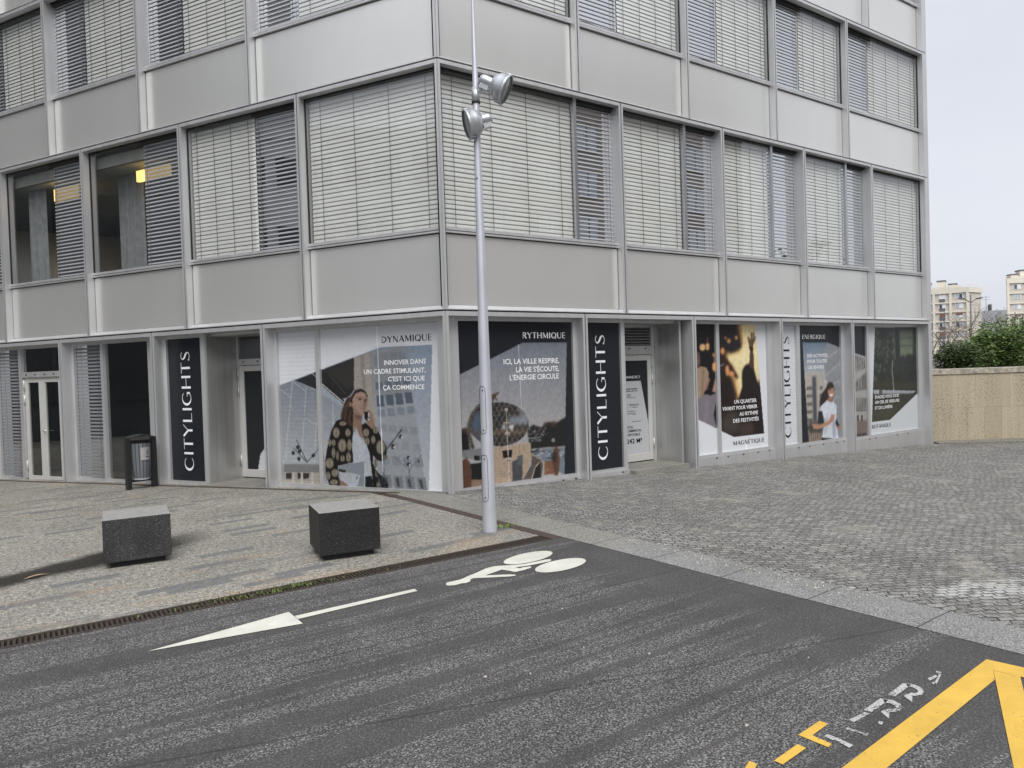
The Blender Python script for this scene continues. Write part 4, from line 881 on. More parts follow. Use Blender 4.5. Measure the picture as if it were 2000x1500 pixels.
c.c = c.c*inp[..., None]+np.array((30, 33, 38.))*(1-inp[..., None]); c.photo(inp, .62, .5, .07); c.v(860, 600, 3.947); c.line([(604, 290), (625, 780)], 7, (170, 176, 182), .8); c.grain(.02)
c.film(T); VW = (860, 600, 3.947)
display(T, 'R', DT, 'RYTHMIQUE', (634, 240), (965, 242), 46, INKW, VW)
for tx, a, b in (('ICI, LA VILLE RESPIRE,', (488, 440), (917, 436)), ("LA VIE S'ÉCOUTE,", (584, 502), (916, 498)), ("L'ÉNERGIE CIRCULE", (536, 564), (914, 554))): words(T, 'R', DT, tx, a, b, 40, INKW, VW)
# 3-5 ---- tall vertical signs
def vsign(s, u0, u1, k, bg, label, base, top, hw, ink, view):
    T = poster('vertical_sign', s, (u0+u1)/2, .0, label, 'sign', 'tall vertical window signs')
    c = Canvas(s, DP, u0, u1, (SR if s == 'R' else SL)[k]+.03, ZT, 60, bg); c.grain(.02).stripes(.05 if bg[0] < 90 else .02); c.film(T)
    display_up(T, s, DT, 'CITYLIGHTS', base, top, hw, ink, view)
vsign('L', 5.085, 5.945, 1, (32, 35, 40), 'tall black window sign with white vertical lettering beside the litter bin', (1420, 1197), (1388, 318), 66, INKW, (0, 600, 3.75))
vsign('R', 2.70, 3.47, 1, (32, 35, 40), 'tall black window sign with white vertical lettering beside the door with the notice', (297, 1308), (268, 232), 82, INKW, (1120, 600, 4.413))
vsign('R', 7.94, 8.38, 3, (196, 199, 203), 'tall white window sign with black vertical lettering', (1012, 1188), (990, 262), 60, INKD, (1330, 600, 4.688))
# 6 ---- concert crowd
T = poster('window_poster', 'R', 6.4, .0, 'two pane window poster of a concert crowd with one raised hand')
c = Canvas('R', DP, 5.30, 7.42, SR[2]+.03, ZT, 80, (204, 207, 211)); c.v(1355, 630, 5.555)
PA = [(-20, 0), (258, 0), (275, 1165), (50, 1055), (20, 1040)]; PB = [(255, 0), (662, 0), (668, 60), (766, 1206), (430, 1241), (270, 1165)]
ia, ib = c.inside(PA).astype(float), c.inside(PB).astype(float); keep = c.c.copy()
c.poly(PA, (32, 31, 34)); c.poly(PB, (50, 39, 35))
c.poly([(470, -20), (680, -20), (720, 620), (640, 700), (470, 850), (440, 720), (420, 600), (350, 480), (345, 340), (480, 310), (520, 220)], (228, 168, 92), 1, 5); c.poly([(520, -20), (680, -20), (720, 620), (560, 690), (480, 800), (470, 640), (430, 520), (370, 420), (372, 350), (500, 320), (545, 230)], (226, 208, 150), 1, 3)
c.poly([(275, 0), (440, 0), (500, 200), (520, 265), (470, 300), (400, 330), (310, 240)], (44, 40, 40), 1, 2); c.poly([(300, 330), (350, 380), (420, 470), (490, 600), (460, 610), (380, 520), (300, 420)], (60, 40, 34), 1, 2)
for x, y, a, b in ((380, 200, 22, 24), (312, 310, 24, 36), (462, 165, 18, 24), (365, 520, 20, 60), (410, 555, 34, 26), (345, 165, 14, 14)): c.ell(x, y, a, b, (224, 148, 86), .9, 1)
for x, y, a, b, cc in ((95, 268, 32, 38, (232, 184, 122)), (150, 260, 22, 42, (226, 160, 96)), (148, 185, 12, 26, (120, 74, 50)), (222, 352, 22, 24, (196, 124, 80)), (228, 480, 28, 54, (232, 158, 84)), (228, 400, 16, 20, (140, 84, 60)), (65, 105, 14, 22, (62, 46, 40))): c.ell(x, y, a, b, cc, .95, 1)
c.poly([(150, 600), (182, 610), (166, 655), (150, 720), (124, 745)], (146, 100, 84)); c.poly([(20, 500), (80, 472), (140, 490), (162, 540), (160, 620), (122, 740), (100, 800), (20, 880)], (150, 126, 102)); c.line([(60, 500), (60, 820)], 10, (182, 158, 130), .6, 1); c.line([(105, 510), (90, 780)], 10, (110, 88, 70), .6, 1)
c.poly([(20, 850), (120, 775), (180, 790), (248, 765), (242, 850), (216, 1000), (252, 1160), (20, 1070)], (122, 115, 122)); c.line([(150, 830), (120, 1080)], 30, (140, 134, 142), .5, 3); c.poly([(200, 752), (232, 600), (262, 540), (270, 760)], (168, 128, 112)); c.poly([(20, 320), (60, 318), (72, 400), (66, 470), (20, 480)], (112, 84, 76), 1, 1); c.poly([(285, 480), (320, 450), (332, 470), (300, 496)], (60, 56, 58)); c.line([(290, 470), (318, 452)], 8, (190, 160, 150))
c.poly([(520, 600), (528, 510), (560, 462), (600, 445), (640, 470), (662, 540), (692, 650), (724, 750), (745, 900), (770, 1210), (430, 1245), (485, 830), (525, 700)], (44, 35, 33), 1, 1)
c.poly([(602, 470), (610, 310), (604, 245), (642, 240), (646, 310), (657, 520)], (86, 62, 50)); c.poly([(600, 255), (584, 165), (592, 152), (602, 160), (614, 195), (620, 112), (628, 104), (634, 112), (634, 186), (644, 104), (654, 102), (658, 112), (650, 192), (664, 140), (674, 146), (668, 190), (652, 226), (640, 255)], (104, 76, 60)); c.poly([(600, 262), (645, 268), (648, 300), (604, 296)], (52, 38, 34))
c.poly([(310, 1050), (400, 960), (500, 1000), (490, 1210), (310, 1190)], (78, 70, 66), .8, 5); c.poly([(500, 1100), (640, 1080), (660, 1200), (500, 1230)], (78, 66, 56), .8, 4); c.poly([(270, 600), (400, 620), (470, 800), (400, 900), (270, 900)], (44, 34, 32), .9, 4)
m = np.maximum(ia*(c.us < 5.94)[None, :], ib*(c.us > 5.92)[None, :])[..., None]; c.c = c.c*m+keep*(1-m); c.stripes(.09, ia*(c.Y < 420)*(c.us < 5.9)[None, :]); c.photo(m[..., 0], .8, .6, .06); c.line([(540, 40), (545, 440)], 6, (235, 230, 210), .7); c.line([(570, 1330), (574, 1440)], 9, (235, 237, 240))
c.film(T, None, 5.885); c.film(T, 5.975, None); VW = (1355, 630, 5.555)
for tx, a, b in (('UN QUARTIER', (440, 880), (682, 864)), ('VIVANT POUR VIBRER', (312, 958), (690, 934)), ('AU RYTHME', (497, 1012), (697, 1000)), ('DES FESTIVITÉS', (428, 1088), (706, 1068))): words(T, 'R', DT, tx, a, b, 40, INKW, VW)
display(T, 'R', DT, 'MAGNÉTIQUE', (428, 1335), (768, 1298), 46, INKD, VW)
# 7 ---- runner
T = poster('window_poster', 'R', 9.7, .0, 'dark two pane window poster of a smiling runner in a white shirt')
def facade_photo(c, clip=None):
    for k in range(7): c.line([(70+k*22, 420+k*8), (76+k*22, 600-k*6)], 9, (62, 62, 66), .9); c.line([(76+k*20, 760-k*20), (80+k*20, 870-k*4)], 10, (60, 60, 62), .9); c.line([(78+k*20, 960), (84+k*20, 1130)], 10, (84, 80, 74), .9)
    for y in (628, 880, 1130): c.line([(60, y), (215, y-60 if y < 1000 else y-12)], 10, (110, 108, 104), .9)
    c.poly([(80, 1250), (215, 1240), (215, 1440), (85, 1460)], (112, 92, 80), .8, 2)
    for x, y in ((90, 1440), (130, 1435), (170, 1430), (205, 1425)): c.ell(x, y, 18, 22, (56, 50, 50), .9, 1)
    for x in (90, 140): c.poly([(x, 1180), (x+22, 1175), (x+24, 1250), (x+4, 1255)], (66, 60, 58))
c = Canvas('R', DP, 8.50, 10.0, SR[3]+.03, ZT, 80, (30, 33, 38)); c.v(1555, 630, 6.124)
PH = [(75, 235), (370, 235), (540, 302), (560, 1440), (150, 1450), (100, 650)]; inp = c.inside(PH).astype(float)
c.grad(PH, 240, (104, 124, 146), 700, (170, 172, 174)); c.poly([(95, 610), (180, 600), (345, 600), (350, 1440), (140, 1450)], (168, 160, 149), 1, 2); c.poly([(192, 650), (236, 640), (250, 1180), (204, 1190)], (74, 78, 86), 1, 2)
for k in range(6): c.poly([(122, 770+k*95), (195, 765+k*95), (196, 800+k*95), (124, 805+k*95)], (84, 76, 70), .8, 1); c.poly([(280, 765+k*90), (316, 760+k*90), (316, 800+k*90), (280, 805+k*90)], (78, 74, 72), .8, 1)
c.poly([(338, 300), (385, 240), (540, 302), (560, 1440), (470, 1440), (450, 900), (345, 640)], (132, 137, 142), 1, 1)
for a, b in ((640, 480), (440, 320), (780, 690), (940, 880)): c.line([(340, a), (530, b)], 14, (168, 170, 170), .8, 1)
c.poly([(140, 1180), (320, 1190), (320, 1440), (150, 1450)], (58, 54, 52), .8, 3)
for k in range(6): c.line([(165+k*26, 1320), (172+k*26, 1430)], 12, (190, 160, 132), .9, 1)
c.poly([(360, 780), (375, 730), (405, 708), (440, 725), (458, 800), (440, 930), (380, 920), (335, 965), (278, 1020), (286, 900), (320, 830)], (56, 43, 38), 1, 1)
c.poly([(375, 900), (440, 905), (440, 960), (380, 955)], (150, 108, 86)); c.ell(418, 830, 37, 82, (172, 126, 100)); c.ell(405, 806, 9, 5, (40, 30, 28)); c.ell(440, 808, 7, 5, (40, 30, 28)); c.poly([(400, 858), (442, 856), (430, 882), (410, 882)], (225, 215, 208)); c.poly([(375, 760), (400, 738), (452, 760), (440, 780), (385, 800)], (58, 44, 38))
c.poly([(276, 1080), (296, 1000), (368, 928), (400, 950), (440, 945), (482, 990), (482, 1150), (505, 1395), (308, 1372), (350, 1160), (330, 1120)], (192, 198, 208)); c.poly([(430, 1180), (470, 1160), (480, 1380), (440, 1380)], (138, 148, 166), .8, 2); c.poly([(350, 1150), (400, 1130), (360, 1340), (330, 1340)], (158, 166, 180), .7, 2)
c.poly([(268, 1058), (312, 1062), (336, 1200), (258, 1205)], (44, 48, 54)); c.poly([(185, 1210), (300, 1222), (395, 1170), (425, 1095), (465, 1105), (455, 1160), (405, 1215), (300, 1265), (210, 1275)], (180, 128, 98)); c.poly([(480, 1150), (520, 1230), (525, 1280), (495, 1280), (470, 1200)], (60, 50, 48)); c.ell(508, 1260, 20, 26, (160, 115, 92)); c.poly([(305, 1378), (505, 1392), (505, 1425), (305, 1440)], (30, 30, 34))
c.c = c.c*inp[..., None]+np.array((30, 33, 38.))*(1-inp[..., None]); c.photo(inp, .72, .6, .06); c.film(T)
c = Canvas('R', DP, 10.54, 11.03, SR[4]+.03, ZT, 80, (30, 33, 38)); c.v(1660, 630, 6.52); c.poly([(40, 378), (205, 435), (240, 1480), (60, 1500)], (156, 154, 150)); facade_photo(c); inp = c.inside([(40, 378), (205, 435), (240, 1480), (60, 1500)]).astype(float)
c.c = c.c*inp[..., None]+np.array((30, 33, 38.))*(1-inp[..., None]); c.stripes(.06, 1-inp); c.photo(inp, .7, .5, .06); c.film(T); VW = (1555, 630, 6.124)
display(T, 'R', DT, 'ENERGIQUE', (72, 195), (350, 196), 50, INKW, VW)
for tx, a, b in (('DES ACTIVITÉS', (132, 416), (374, 410)), ('POUR TOUTES', (134, 484), (370, 480)), ('LES ENVIES', (140, 556), (332, 550))): words(T, 'R', DT, tx, a, b, 38, INKW, VW)
# 8 ---- park
T = poster('window_poster', 'R', 12.2, .0, 'white window poster with a dark green photograph of trees and water')
c = Canvas('R', DP, 11.13, 13.32, SR[4]+.03, ZT, 80, (192, 196, 199)); c.v(1660, 630, 6.52); keep = c.c.copy()
PH = [(318, 60), (860, 60), (862, 900), (510, 1240), (280, 1265)]; inp = c.inside(PH).astype(float); c.poly(PH, (46, 51, 47))
for _ in range(260):
    y = random.uniform(80, 820); x = random.uniform(300, 840); g = random.choice([(88, 96, 76), (66, 74, 60), (104, 110, 88), (30, 33, 34), (36, 40, 38)] if y < 480 or x < 480 else [(30, 34, 34), (40, 46, 42), (52, 58, 50), (26, 28, 30)])
    c.ell(x, y, random.uniform(6, 24), random.uniform(8, 34), g, .6, 1)
c.poly([(625, 110), (800, 90), (805, 400), (640, 420)], (112, 126, 102), .8, 2)
for y in (200, 300): c.line([(630, y), (805, y-8)], 18, (70, 78, 66), .8, 1)
c.poly([(575, 80), (625, 80), (635, 500), (580, 500)], (34, 38, 36), .9, 2); c.line([(560, 120), (575, 460)], 14, (92, 106, 80), .8, 1)
c.poly([(300, 740), (860, 760), (860, 850), (300, 850)], (64, 62, 50), .8, 3); c.poly([(300, 848), (856, 862), (800, 905), (640, 920), (300, 912)], (152, 157, 162)); c.line([(300, 850), (860, 864)], 8, (34, 34, 34)); c.line([(545, 480), (535, 600), (548, 720), (560, 890)], 9, (176, 180, 180), .9, 1); c.poly([(375, 850), (415, 850), (410, 910), (370, 910)], (84, 84, 80)); c.poly([(290, 915), (860, 900), (510, 1242), (280, 1268)], (60, 62, 52), .95, 1); c.poly([(290, 1100), (600, 1060), (520, 1230), (280, 1262)], (76, 76, 60), .7, 5)
c.c = c.c*inp[..., None]+keep*(1-inp[..., None]); c.photo(inp, .8, .5, .09); c.film(T); VW = (1660, 630, 6.52)
for tx, a, b in (('ÉVADEZ-VOUS SOUS', (322, 970), (622, 950)), ('UN CIEL DE VERDURE', (322, 1036), (628, 1014)), ('ET DE LUMIÈRE', (320, 1108), (540, 1090))): words(T, 'R', DT, tx, a, b, 38, INKW, VW)
display(T, 'R', DT, 'BOTANIQUE', (282, 1352), (526, 1328), 46, INKD, VW)
# 9 ---- films on the two entrance doors
dd = RD-.018
T = empty('door_notice', FP('R', 4.4, dd, .1), 'black and grey letting notice stuck to the recessed glass door', 'notice')
c = Canvas('R', dd, 4.09, 4.695, zf+.15, ZO-.77, 90, (33, 36, 41)); c.v(1200, 680, 6.52); c.poly([(100, 426), (335, 418), (450, 1040), (470, 1100), (470, 1420), (100, 1420)], (176, 179, 182))
c.poly([(132, 512), (158, 512), (158, 562), (132, 562)], (52, 92, 74)); c.ell(150, 740, 24, 34, (140, 143, 146)); c.ell(150, 740, 18, 26, (176, 179, 182))
for x0, x1, y, h in ((132, 218, 598, 9), (134, 268, 628, 8), (190, 305, 752, 6), (140, 270, 805, 9), (142, 274, 835, 8)):
    x = x0
    while x < x1: w = random.uniform(6, 14); c.poly([(x, y-h), (min(x+w, x1), y-h), (min(x+w, x1), y+h), (x, y+h)], (92, 95, 99), .85); x += w+4
c.line([(140, 940), (345, 928)], 4, (80, 82, 86)); c.film(T); VW = (1200, 680, 6.52); d2 = dd+.004
display(T, 'R', d2, 'OMMERCE', (130, 390), (330, 386), 34, INKW, VW)
for tx, a, b, h, o in (('BNP PARIBAS', (166, 530), (296, 526), 16, .02), ('REAL ESTATE', (166, 556), (292, 552), 14, .02), ('TRIANON', (188, 736), (306, 730), 24, 0), ('LOCAL', (150, 1028), (240, 1022), 32, .006), ('COMMERCIAL', (150, 1076), (348, 1062), 32, .006), ('DISPONIBLE', (152, 1126), (328, 1116), 32, .006), ('242 M²', (158, 1220), (355, 1200), 58, .02)): words(T, 'R', d2, tx, a, b, h, INKD, VW, o)
dd = LD-.018
T = empty('door_film', FP('L', 4.5, dd, .1), 'black film with a pale grey lower corner on the narrow recessed door', 'film')
c = Canvas('L', dd, 4.14, 4.795, zl+.16, ZO-.74, 50, (33, 36, 40)); c.v(0, 600, 3.75); c.poly([(1908, 1080), (2100, 800), (2100, 1300), (1884, 1300), (1886, 1218)], (196, 199, 202)); c.film(T)
# ------------------------------------------------------------------ road markings
def ground_poly(pts, name, mat, label=None, cat='road marking', view=(0, 0, 1), h=.004, group=None, parent=None, kind=None):
    ox, oy, k = view; mb = MB(); P = [on_ground(ox+x/k, oy+y/k, h) for x, y in pts]; mb.poly([Vector(p) for p in P])
    return mb.build(name, mat, parent, label=label, cat=cat, group=group, kind=kind, recalc=False)
def marking(polys, name, mat, label, view, cat='road marking', h=.004):
    ox, oy, k = view; mb = MB()
    for pts in polys:
        P = [Vector(on_ground(ox+x/k, oy+y/k, h)) for x, y in pts]
        if (P[1]-P[0]).cross(P[2]-P[1]).z < 0 and len(P) == 4: P.reverse()
        mb.poly(P)
    return mb.build(name, mat, label=label, cat=cat, recalc=False)
VA = (200, 1000, 2.857)
marking([[(252, 777), (1040, 557), (1118, 622)], [(1072, 580), (1742, 428), (1758, 440), (1090, 597)]], 'painted_arrow', WHITEP, 'long white arrow painted on the cycle lane', VA)
def ellipse(x, y, a, b, r, n=36): return [(x+a*math.cos(t)*math.cos(r)-b*math.sin(t)*math.sin(r), y+a*math.cos(t)*math.sin(r)+b*math.sin(t)*math.cos(r)) for t in [2*math.pi*i/n for i in range(n)]]
VB_ = (850, 1060, 6.452)
def outline_to_ellipse(p0, p1, w): pass
bike = [ellipse(1170, 187, 314, 62, rad(-11)), ellipse(1578, 283, 326, 70, rad(-10.5)),
    [(132, 520), (150, 500), (220, 485), (300, 468), (350, 450), (400, 425), (520, 378), (640, 322), (740, 296), (840, 288), (960, 282), (1120, 268), (1260, 240), (1380, 213), (1450, 206), (1465, 215), (1450, 232), (1330, 258), (1170, 288), (1010, 310), (1060, 322), (1120, 306), (1200, 298), (1214, 306), (1200, 318), (1110, 345), (1010, 368), (930, 352), (838, 338), (720, 380), (630, 412), (760, 406), (930, 399), (1012, 402), (1012, 414), (940, 424), (760, 434), (600, 441), (480, 447), (440, 462), (450, 472), (430, 492), (380, 508), (340, 510), (250, 534), (170, 540), (140, 534)]]
marking(bike, 'painted_bicycle', WHITEP, 'white bicycle and rider symbol painted on the cycle lane', VB_)
VY = (1350, 1150, 3.077)
marking([[(900, 1080), (1775, 422), (1815, 488), (1825, 545), (1170, 1080)], [(1775, 423), (2300, 540), (2300, 612), (1980, 527), (1815, 488)], [(1817, 490), (1978, 527), (2110, 1080), (1940, 1080)]], 'yellow_marking', YELP, 'large yellow hatched no parking marking at the lower right', VY)
VZ = (1400, 1300, 4.444)
for pts, lb in (([(706, 601), (893, 477), (965, 506), (830, 604), (998, 680), (968, 708)], 'yellow painted corner mark shaped like an L on the asphalt'), ([(496, 824), (698, 682), (776, 714), (572, 858)], 'short yellow painted bar between the corner mark and the picture edge'), ([(236, 905), (282, 826), (348, 852), (330, 905)], 'small yellow painted piece cut by the lower picture edge')):
    ground_poly(pts, 'yellow_marking', YELP, lb, view=VZ, group='yellow dashes on the asphalt')
def strip(o, i): return [[o[k], o[k+1], i[min(k+1, len(i)-1)], i[min(k, len(i)-1)]] for k in range(len(o)-1)]
R2 = [[(1485, 250), (1620, 150), (1690, 165), (1545, 268)], [(1622, 262), (1650, 245), (1697, 262), (1695, 316)]]+strip([(1640, 152), (1720, 165), (1775, 190), (1800, 225), (1780, 252), (1715, 262), (1650, 250)], [(1655, 180), (1705, 190), (1740, 208), (1748, 224), (1738, 234), (1712, 238), (1690, 234)])
R1 = [[(1275, 385), (1420, 283), (1490, 300), (1340, 405)], [(1422, 400), (1455, 382), (1500, 402), (1495, 460)]]+strip([(1440, 285), (1530, 300), (1590, 330), (1612, 362), (1590, 392), (1525, 402), (1450, 390)], [(1455, 318), (1515, 330), (1550, 350), (1556, 366), (1545, 374), (1520, 378), (1490, 374)])
WL = empty('worn_lettering', on_ground(1730, 1375), 'worn white letters fading beside the yellow line on the asphalt', 'road marking')
for k, polys in enumerate((R1, R2, [[(1905, 45), (1955, 58), (1950, 72), (1900, 60)], [(1935, 60), (1955, 60), (1905, 168), (1885, 160)], [(1862, 152), (1885, 140), (1910, 160), (1900, 168)], [(1830, 110), (1900, 80), (1915, 95), (1850, 130)]], [[(1150, 470), (1290, 400), (1330, 415), (1185, 492)], [(1130, 535), (1290, 585), (1310, 603), (1120, 552)], [(1280, 585), (1320, 585), (1310, 606), (1270, 606)], [(1405, 480), (1445, 488), (1435, 512), (1400, 505)]], [[(930, 612), (965, 595), (1050, 628), (1010, 648)], [(1020, 640), (1050, 628), (1185, 690), (1150, 714)]])):
    m = MB()
    for pts in polys:
        P = [Vector(on_ground(1400+x/4.444, 1300+y/4.444, .004)) for x, y in pts]
        if (P[1]-P[0]).cross(P[2]-P[1]).z < 0: P.reverse()
        m.poly(P)
    m.build('letter', WORN, WL, recalc=False)
# ------------------------------------------------------------------ small things on the ground
GUM = simple('pale_gum', (.42, .40, .35), .7)
def spot(px, py, r, label, mat=GUM):
    p = on_ground(px, py, 0); mb = MB(); mb.lathe(p, (0, 0, 1), [(0, r*.75), (.004, r*.7), (.006, r*.45), (.0065, 0)], 10); mb.build('gum_spot', mat, label=label, cat='gum spot', group='pale spots stuck on the asphalt', origin=p)
for x, y, r, lb in ((948, 1322, .012, 'pale flattened spot on the asphalt, largest of the group near the middle'), (1036, 1316, .008, 'pale round spot just right of the largest spot'), (1098, 1189, .010, 'pale spot on the lane below the bicycle symbol'), (1212, 1190, .007, 'small pale spot far right of the bicycle symbol'), (1268, 1277, .010, 'pale spot beside a dark streak on the asphalt'), (1140, 1265, .006, 'tiny pale spot in the middle of the asphalt'), (1458, 1417, .011, 'yellowish spot left of the yellow corner mark'), (1579, 1285, .006, 'small pale spot left of the worn letters'), (1812, 1269, .005, 'tiny pale spot near the kerb stones'), (1710, 1202, .009, 'yellowish spot on the kerb stones')):
    spot(x, y, r, lb)
def leaf(px, py, L_, ang, col, label, name='dead_leaf'):
    p = Vector(on_ground(px, py, .006)); mb = MB(); n = 7; vs = []
    for i in range(n+1):
        t = i/n; w = .016*math.sin(math.pi*min(1, t*1.05))+.002; c = p+Vector((math.cos(ang), math.sin(ang), 0))*L_*(t-.5); s_ = Vector((-math.sin(ang), math.cos(ang), 0))*w; z = Vector((0, 0, .015*math.sin(t*3.1)))
        vs += [c+s_+z, c+z*.5, c-s_+z]
    mb.add(vs, [(3*i, 3*i+1, 3*i+4, 3*i+3) for i in range(n)]+[(3*i+1, 3*i+2, 3*i+5, 3*i+4) for i in range(n)], True); mb.build(name, col, label=label, cat='leaf', recalc=False, origin=p)
DRY = simple('dry_leaf', (.38, .27, .16), .8, 0, .3, 40)
leaf(72, 1126, .20, rad(14), DRY, 'curled dry leaf lying in the dark stain left of the granite block')
# moss and weeds growing in the drain and around the pole
MOSS = simple('moss_green', (.10, .13, .035), .9, 0, .4, 30); STRAW = simple('dry_weed', (.52, .49, .40), .9, 0, .3, 20)
def tufts(spots, name, mat, label, n, h, spread):
    mb = MB()
    for cx, cy, sx, sy, dens in spots:
        for _ in range(int(n*dens)):
            x, y = random.gauss(cx, sx), random.gauss(cy, sy); z = zg(x, y); a = random.uniform(0, 6.28); L_ = h*random.uniform(.4, 1.3); t = Vector((math.cos(a), math.sin(a), 0))
            b = Vector((x, y, z)); tip = b+t*L_*random.uniform(.3, 1.1)+Vector((0, 0, L_)); sd = Vector((-t.y, t.x, 0))*random.uniform(.002, .005)*(1+spread)
            mid = (b+tip)/2+Vector((0, 0, L_*.25)); mb.add([b-sd*.5, b+sd*.5, mid+sd, mid-sd, tip], [(0, 1, 2, 3), (3, 2, 4)])
    return mb.build(name, mat, label=label, cat='moss' if 'moss' in name else 'weeds', kind='stuff', recalc=False)
ms = []
for px, w, dn in ((330, .12, .25), (400, .10, .4), (470, .10, .5), (500, .14, 1.2), (530, .14, 1.6), (560, .12, 1.0), (590, .10, .9), (620, .10, .6), (690, .12, .3), (760, .1, .15), (440, .1, .5)):
    y = YD1-.06; x = None
    P = on_ground(px, 1255-.195*px*1.0, 0); ms.append((P[0], (YD0+YD1)/2+random.uniform(-.02, .06), w, .035, dn))
tufts(ms, 'moss', MOSS, 'low green moss and seedlings filling the slotted drain', 42, .018, .6)
for k, (px, py, dn) in enumerate(((995, 1030, .6), (1010, 1036, .4))): pass
P = on_ground(985, 1030); tufts([(P[0], P[1], .07, .035, 1)], 'weeds', simple('weed_green', (.17, .24, .05), .9, 0, .3, 20), 'bright green weeds along the metal strip by the pole foot', 55, .028, .4)
dl = [on_ground(1400+a, 1098+a*.235)+(0,) for a in range(-190, 340, 26)]
tufts([(p[0]+.02, p[1], .06, .09, random.uniform(.2, 1.1)) for p in dl], 'dry_weeds', STRAW, 'dry straw coloured debris in the joint between kerb stones and cobbles', 34, .007, 1.1)
# ------------------------------------------------------------------ granite blocks
def mat_granite(name, a, b, c_):
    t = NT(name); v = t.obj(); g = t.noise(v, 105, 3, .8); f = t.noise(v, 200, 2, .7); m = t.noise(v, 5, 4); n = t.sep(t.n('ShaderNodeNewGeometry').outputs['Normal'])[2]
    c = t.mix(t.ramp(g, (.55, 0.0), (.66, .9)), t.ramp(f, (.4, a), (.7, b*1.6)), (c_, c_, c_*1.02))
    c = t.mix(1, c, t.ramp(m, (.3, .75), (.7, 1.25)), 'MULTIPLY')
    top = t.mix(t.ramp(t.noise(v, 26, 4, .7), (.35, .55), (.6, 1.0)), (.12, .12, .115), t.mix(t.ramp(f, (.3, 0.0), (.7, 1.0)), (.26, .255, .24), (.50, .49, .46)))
    c = t.mix(t.ramp(n, (.75, 0.0), (.9, .8)), c, top)          # up-facing faces mixed to a paler mottled grey
    return t.bsdf(c, .55, 0, t.bump(g, .15, .003), .4)
GRAN = mat_granite('dark_granite', .005, .012, .085); GRAN2 = mat_granite('speckled_granite', .012, .026, .15)
def block(c, ax, ay, h, ang, mat, label):
    e = empty('granite_block', (c[0], c[1], zg(*c)), label, 'granite block', 'dark granite seat blocks')
    z = zg(*c); mb = MB(); mb.obox((c[0], c[1], z+.055), ax, ay, h-.055, ang); mb.build('block_body', mat, e, bevel=.006)
    mb = MB(); mb.obox((c[0], c[1], z-.03), ax-.11, ay-.11, .088, ang); mb.build('block_foot', GAP, e)
def corner_block(fl, ang, ax, ay):
    ex, ey = Vector((math.cos(ang), math.sin(ang))), Vector((-math.sin(ang), math.cos(ang))); c = Vector(fl)+ex*ax/2+ey*ay/2; return (c.x, c.y)
HB = .455
b1 = on_ground(198.8, 1017.5, HB); b1r = on_ground(332.6, 1002.3, HB); b2 = on_ground(623, 1003, HB); b2r = on_ground(740.8, 989.7, HB); b2b = on_ground(599.6, 985, HB)
def ang_of(a, b): return math.atan2(b[1]-a[1], b[0]-a[0])
A1, A2 = ang_of(b1, b1r), ang_of(b2, b2r); W1, W2 = math.dist(b1[:2], b1r[:2]), math.dist(b2[:2], b2r[:2])
block(corner_block(b1[:2], A1, W1, W1), W1, W1, HB, A1, GRAN2, 'speckled dark granite block with a pale top beside the dark stain')
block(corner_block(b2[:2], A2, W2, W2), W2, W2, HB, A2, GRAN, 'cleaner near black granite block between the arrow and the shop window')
# ------------------------------------------------------------------ lamp pole with two spotlights
POLEM = simple('pole_grey_paint', (.52, .53, .58), .38, .35, .06, 3)
LAMPM = simple('lamp_cast_grey', (.50, .52, .54), .32, .6, .08, 8)
bp = on_ground(957, 1037); px0, py0, pz0 = bp
e = empty('lamp_pole', bp, 'tall tapering pale grey lamp pole at the paving corner', 'lamp pole')
prof = [(0, .078), (.15, .078), (.3, .074), (.33, .073), (1.5, .064), (3.2, .046), (4.3, .037), (4.72, .034), (4.74, .032), (5.0, .028), (5.35, .021), (5.65, .014), (6.3, .010), (7.4, .009)]
mb = MB(); mb.lathe(bp, (0, 0, 1), prof, 12); mb.build('pole_shaft', POLEM, e)
mb = MB(); mb.lathe((px0, py0, pz0+4.56), (0, 0, 1), [(0, .03), (0, .043), (.15, .043), (.15, .03)], 20); mb.build('collar', LAMPM, e)
mb = MB(); mb.lathe((px0, py0, pz0+4.545), (0, 0, 1), [(0, .03), (0, .047), (.022, .047), (.022, .03)], 20); mb.build('clamp_ring', BLACK, e)
cdir = Vector((CAM[0]-px0, CAM[1]-py0, 0)).normalized(); sdv = Vector((cdir.y, -cdir.x, 0))      # sdv points to the left of the picture
def hatch(z0, z1):
    mb = MB(); a0 = rad(38)
    def pt(a, z):
        r = np.interp(z, [p[0] for p in prof], [p[1] for p in prof])+.0012; d = cdir*math.cos(a)+(-sdv if False else sdv)*math.sin(a); return Vector((px0, py0, pz0+z))+d*r
    ring = []; hw = .62
    for k in range(28):
        t = 2*math.pi*k/28; zz = (z0+z1)/2+(z1-z0)/2*max(-1, min(1, 1.25*math.sin(t))); aa = a0+hw*max(-1, min(1, 1.25*math.cos(t))); ring.append((aa, zz))
    for (a, z), (a2, z2) in zip(ring, ring[1:]+ring[:1]):
        p, q = pt(a, z), pt(a2, z2); mb.tube([p, q], .0022, 5)
    mb.build('hatch_outline', BLACK, e)
    for z in (z0+.04, z1-.04):
        s_ = MB(); p = pt(a0-.15, z); s_.lathe(p, cdir, [(-.002, .008), (.002, .008), (.002, 0)], 8); s_.build('hatch_lock', BLACK, e)
hatch(1.05, 1.55); hatch(.33, .82)
mb = MB(); mb.lathe(Vector((px0, py0, pz0+3.75))+cdir*.036+sdv*.015, cdir, [(0, .009), (.006, .009), (.006, 0)], 8); mb.build('screw', BLACK, e)
